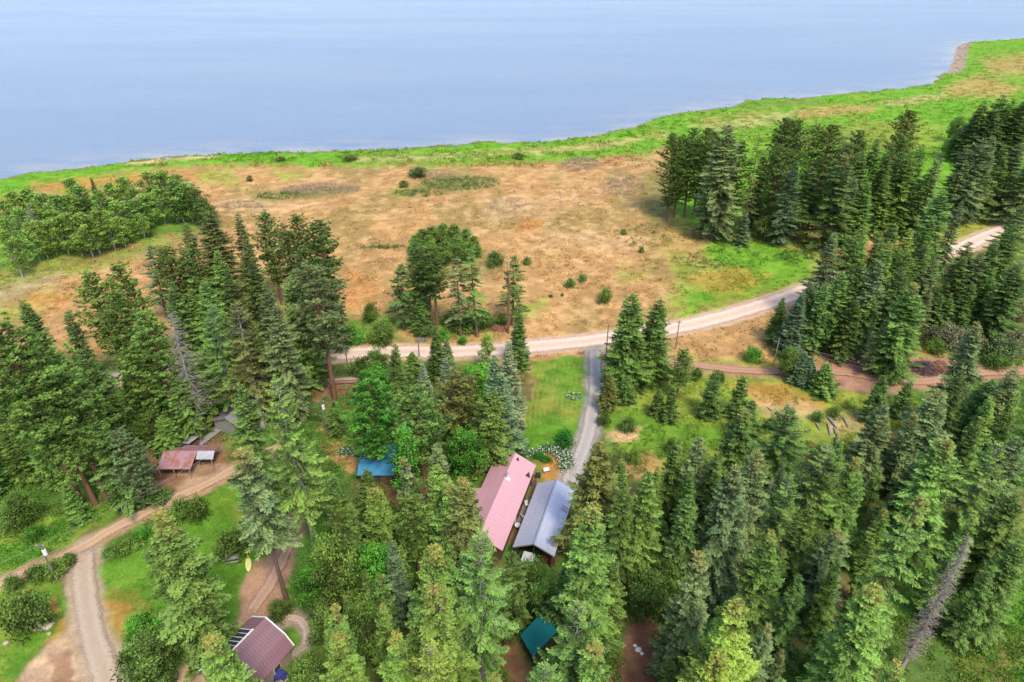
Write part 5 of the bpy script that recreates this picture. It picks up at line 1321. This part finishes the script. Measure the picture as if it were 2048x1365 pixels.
def rock(u, v, w_, d_, h_, label, name='boulder', seed=1, mat=None, rz=0):
    r_ = np.random.RandomState(seed); import bmesh; bm = bmesh.new(); bmesh.ops.create_icosphere(bm, subdivisions=3, radius=1)
    for q in bm.verts:
        k = 1 + .35 * (fbm(np.array([q.co.x * 2 + seed * 9]), np.array([q.co.y * 2 + q.co.z * 1.7]), 1.1, 3, 3)[0] - .5) * 2; q.co = Vector((q.co.x * w_ / 2 * k, q.co.y * d_ / 2 * k, max(-.3, q.co.z) * h_ * k))
    m = bpy.data.meshes.new(name); bm.to_mesh(m); bm.free(); m.materials.append(mat or M_ROCK); o = link(name, m, None, G(u, v), rz, label=label, category='rock'); return o
M_ROCK = simple('pale_stone', (.50, .40, .32), .9, .4, 1.5, bump=.5)
rock(91, 1252, 3.0, 1.7, .9, 'large pale flat boulder on the grass at lower left', seed=2, rz=.3); rock(12, 1286, .9, .6, .35, 'small pale stone at the far lower left', seed=3, rz=.6); rock(98, 1268, .8, .6, .3, 'small stone just below the large pale boulder', seed=6)
rock(1276, 1300, 1.0, .8, .5, 'white fire ring stone on the red-brown trail', seed=4, mat=M_WHITE); rock(1270, 1292, .7, .5, .35, 'smaller white stone above the fire ring stone on the red-brown trail', seed=5, mat=M_WHITE); rock(1284, 1308, .6, .5, .3, 'smaller white stone below the fire ring stone on the red-brown trail', seed=8, mat=M_WHITE)
rock(626, 1094, 1.2, 1.0, .7, 'dark round rock at the foot of the long feathery fir', seed=7, mat=simple('dark_stone', (.10, .08, .08), .9, .3, 2))
p = G(1345, 1306); t = thing('tarp_heap', 'white and blue tarp heap glimpsed under trees right of the red-brown trail', 'tarp', p, .4)
for k, (dx, dy, c_) in enumerate(((0, 0, (.7, .72, .78)), (.9, .3, (.35, .35, .62)), (-.8, .4, (.75, .75, .8)), (.2, -.7, (.6, .3, .4)))):
    mb = MB(); r_ = random.Random(k); mb.add([(dx + .6 * cos(a) * r_.uniform(.6, 1), dy + .5 * sin(a) * r_.uniform(.6, 1), .05) for a in [i * pi / 4 for i in range(8)]] + [(dx, dy, .75)], [(i, (i + 1) % 8, 8) for i in range(8)]); mb.obj('fold', simple(f'tarp_fold_{k}', c_, .5), t)
p0, p1, p2 = G(1311, 1311), G(1304, 1326), G(1290, 1334); o = MB().tube([p0 + [0, 0, .1], p1 + [0, 0, .25], p2 + [0, 0, .1]], [.07, .06, .03], 6).obj('fallen_branch', M_DEAD); o['label'] = 'pale curved fallen branch on the red-brown trail'; o['category'] = 'branch'
p0, p1 = G(1252, 1318), G(1268, 1330); o = MB().tube([p0 + [0, 0, .08], p1 + [0, 0, .08]], [.04, .03], 5).obj('fallen_stick', M_DEAD); o['label'] = 'thin straight stick lying on the red-brown trail'; o['category'] = 'stick'
def sticks(u, v, w_, d_, h_, n_, label, cols, seed, L=(1.2, 3.2)):
    r_ = np.random.RandomState(seed); t = thing('brush_pile', label, 'brush pile', G(u, v))
    for ci, c_ in enumerate(cols):
        T = []
        for i in range(n_ // len(cols)):
            a = r_.rand() * 6.28; rr = math.sqrt(r_.rand()); x, y = w_ / 2 * rr * cos(a), d_ / 2 * rr * sin(a)
            if len(cols) > 1: x = x * .6 + (ci - .5) * w_ * .38
            z = h_ * (1 - rr ** 2) * r_.uniform(.4, 1.05) + .1; dv = unit(np.array([r_.normal(), r_.normal() * .8, r_.normal() * .3])) * r_.uniform(*L) / 2; q = np.array([x, y, z]); mid = q + r_.normal(0, .12, 3)
            a1_, b1_ = q - dv, q + dv; a1_[2] = max(a1_[2], .04); b1_[2] = max(b1_[2], .04); rr_ = r_.uniform(.03, .075); T.append((np.array([a1_, mid, b1_]), np.array([rr_, rr_ * .8, rr_ * .4])))
        V, F = tubes_np(T, 4); o = link('sticks', mesh_np('sticks', V, F, simple(f'brush_wood_{seed}_{ci}', c_, .9, .4, 2)), t); o['kind'] = 'stuff'
sticks(1862, 741, 9.5, 5.0, 2.2, 900, 'large pile of purple-brown and orange slash beside the dirt track', [(.20, .13, .13), (.42, .22, .14)], 3)
sticks(1000, 660, 4.2, 2.2, .8, 260, 'small reddish brush pile at the foot of the broken tree', [(.46, .20, .15)], 4, (.8, 2.0)); sticks(843, 681, 2.8, 1.6, .5, 120, 'small grey brush pile beside the road', [(.35, .31, .30)], 5, (.8, 1.8))
logs = [((1657, 838), (1673, 858), .3, 'tall'), ((1656, 850), (1660, 872), .26, ''), ((1668, 858), (1674, 875), .22, ''), ((1685, 836), (1697, 856), .2, ''), ((1632, 848), (1640, 862), .2, ''), ((1535, 816), (1546, 826), .14, ''), ((1665, 832), (1672, 842), .2, ''), ((1556, 472), (1566, 464), .2, '')]
LL = ['thickest bleached log leaning among logs in the clearing', 'bleached log lying steeply left in the clearing log heap', 'short bleached log at the bottom of the clearing log heap', 'dark bleached log right of the clearing log heap', 'short grey log left of the clearing log heap', 'thin grey stick on the pale patch in the clearing', 'short bleached log at the top of the clearing log heap', 'fallen log at the near edge of the lakeside grove']
for (q0, q1, r_, _), lb in zip(logs, LL):
    a, b = G(*q0), G(*q1); a[2] += r_ * .9; b[2] += r_ * .8; o = MB().tube([a, (a + b) / 2 + [0, 0, .1], b], [r_, r_ * .9, r_ * .6], 8).obj('fallen_log', M_DEAD); o['label'] = lb; o['category'] = 'log'
# snag standing in the right-hand wood: bleached bare trunk
x, y, h, _ = place_top(2022, 834, 930); t = thing('dead_tree', 'short bleached bare trunk standing at the right edge of the wood', 'tree', (x, y, float(gh0(x, y)))); MB().tube([(0, 0, 0), (.1, 0, h * .5), (0, .1, h)], [.28, .22, .05], 8).obj('trunk', M_WHITE if False else M_DEAD, t)
for k in range(7): MB().tube([(0, 0, h * (.3 + .09 * k)), (1.0 * cos(k * 2.3), 1.0 * sin(k * 2.3), h * (.3 + .09 * k) + .1)], [.05, .015], 4).obj('branch_stub', M_DEAD, t)
# white flowers
M_FLOWER = simple('white_petals', (.80, .80, .74), .6, .15, 5)
def flowers(name, label, cat, pix, n_, spread, h_, group=None, leaf=True, hole=False, bright=(.06, .19, .03)):
    r_ = np.random.RandomState(len(label)); pts = np.array([G(*q) for q in pix]); c0 = pts.mean(0); t = thing(name, label, cat, c0); line = smoothline(pts[:, :2], .3) if len(pts) > 1 else pts[:, :2]
    ii = r_.randint(0, len(line), n_); q = line[ii] + r_.normal(0, spread, (n_, 2)); z = np.abs(r_.normal(0, .5, n_)) * h_ + .15; pp = np.column_stack([q - c0[:2], z]); m_ = 6
    d = unit(r_.normal(0, 1, (n_ * m_, 3)) + [0, 0, .5]); K = kites(np.repeat(pp, m_, 0), d, unit(np.cross(d, r_.normal(0, 1, d.shape))), np.full(len(d), .2), np.full(len(d), .16)); V = K.reshape(-1, 3); link('blossoms', mesh_np('blossoms', V, np.arange(len(V)).reshape(-1, 4), M_FLOWER), t)
    n2 = n_ * 10; ii = r_.randint(0, len(line), n2); q = line[ii] + r_.normal(0, spread * 1.05, (n2, 2)); pp = np.column_stack([q - c0[:2], r_.rand(n2) * h_ * .9]); d = unit(r_.normal(0, 1, (n2, 3)) + [0, 0, .6]); K = kites(pp, d, unit(np.cross(d, r_.normal(0, 1, d.shape))), np.full(n2, .28), np.full(n2, .16)); V = K.reshape(-1, 3)
    link('leaves', mesh_np('leaves', V, np.arange(len(V)).reshape(-1, 4), M_PLANT, extra=np.repeat(np.array([bright]) * r_.uniform(.5, 1.5, (n2, 1)), 4, 0)), t)
flowers('flower_border', 'curved border of white flowers between lawn and drive above the roofs', 'flower bed', [(1088, 902), (1100, 900), (1115, 905), (1126, 915), (1133, 925), (1130, 937)], 330, .75, .7)
flowers('flower_border', 'small white flower clump at the top corner of the pink roof', 'flower bed', [(1042, 902), (1060, 908), (1074, 909)], 90, .5, .6)
flowers('flower_bed', 'small ring bed of white flowers in the middle of the lawn', 'flower bed', [(1135, 795), (1142, 790), (1152, 789), (1160, 793), (1156, 799), (1143, 800), (1135, 795)], 60, .18, .4)
flowers('flower_border', 'white flower shrubs left of the blue roof', 'flower bed', [(680, 908), (690, 904), (702, 906)], 60, .6, .6); flowers('flower_border', 'white flowering shrub beside the dirt lane', 'flower bed', [(262, 1015), (268, 1022)], 14, .6, .7)
for (u, v, w_, lb) in ((1128, 876, 46, 'round bright green shrub at the lower end of the lawn'), (1078, 905, 22, 'left small green shrub in the white flower border'), (1092, 912, 22, 'right small green shrub in the white flower border'), (1215, 712, 10, 'tiny shrub at the top of the gravel drive')):
    p = G(u, v + 12); sc_ = place_top(u, v, v + 12)[3]; pr = PR['bush'][u % 3]; o = thing('bush', lb, 'bush', p, u); k = w_ * sc_ / 2 / pr['r']; o.scale = (k, k, k * .9); link('stems', pr['trunk'], o); cr = link('crown', pr['crown'], o); cr.color = (.05, .22, .03, 0)
p = G(1093, 944); t = thing('garden_bench', 'small white garden bench on the dry grass above the grey-blue roof', 'bench', p, .35); MB().box((0, 0, .42), (1.2, .45, .07)).obj('seat', M_WHITE, t); MB().box((0, .22, .7), (1.2, .06, .5)).obj('backrest', M_WHITE, t)
for a in (-.5, .5): MB().box((a, 0, .2), (.08, .4, .4)).obj('leg', M_DARK, t)
p = G(1714, 733); t = thing('sign_board', 'small blank white board on a post under the roadside firs', 'sign', p, .1); MB().box((0, 0, .6), (.09, .09, 1.2)).obj('post', M_DARK, t); MB().box((0, -.08, 1.35), (.6, .06, .7)).obj('board', M_WHITE, t)
p = G(246, 1024); t = thing('marker_post', 'thin white marker post beside the dirt lane shrubs', 'post', p); MB().box((0, 0, .7), (.12, .12, 1.4)).obj('post', M_WHITE, t); MB().box((0, 0, 1.43), (.2, .2, .08)).obj('cap', M_WHITE, t)
for (u, v, lb) in ((514, 1052, 'left white lawn chair under the large light fir on the lawn'), (530, 1056, 'right white lawn chair under the large light fir on the lawn')):
    p = G(u, v); t = thing('lawn_chair', lb, 'chair', p, u); MB().box((0, 0, .4), (.7, .65, .08)).obj('seat', M_WHITE, t); MB().box((0, .33, .75), (.7, .08, .75), rx=-.25).obj('backrest', M_WHITE, t)
    for a in (-.3, .3): MB().box((a, 0, .18), (.07, .6, .36)).obj('leg', M_WHITE, t)
# timber edging of the foot path
a, b = G(655, 770), G(762, 765); o = MB().box(tuple((a + b) / 2 + [0, 0, .12]), (float(b[0] - a[0]), .2, .3), rz=math.atan2(b[1] - a[1], b[0] - a[0])).obj('timber_edging', M_LOG); o['label'] = 'long dark timber edging below the pinkish foot path'; o['category'] = 'edging'
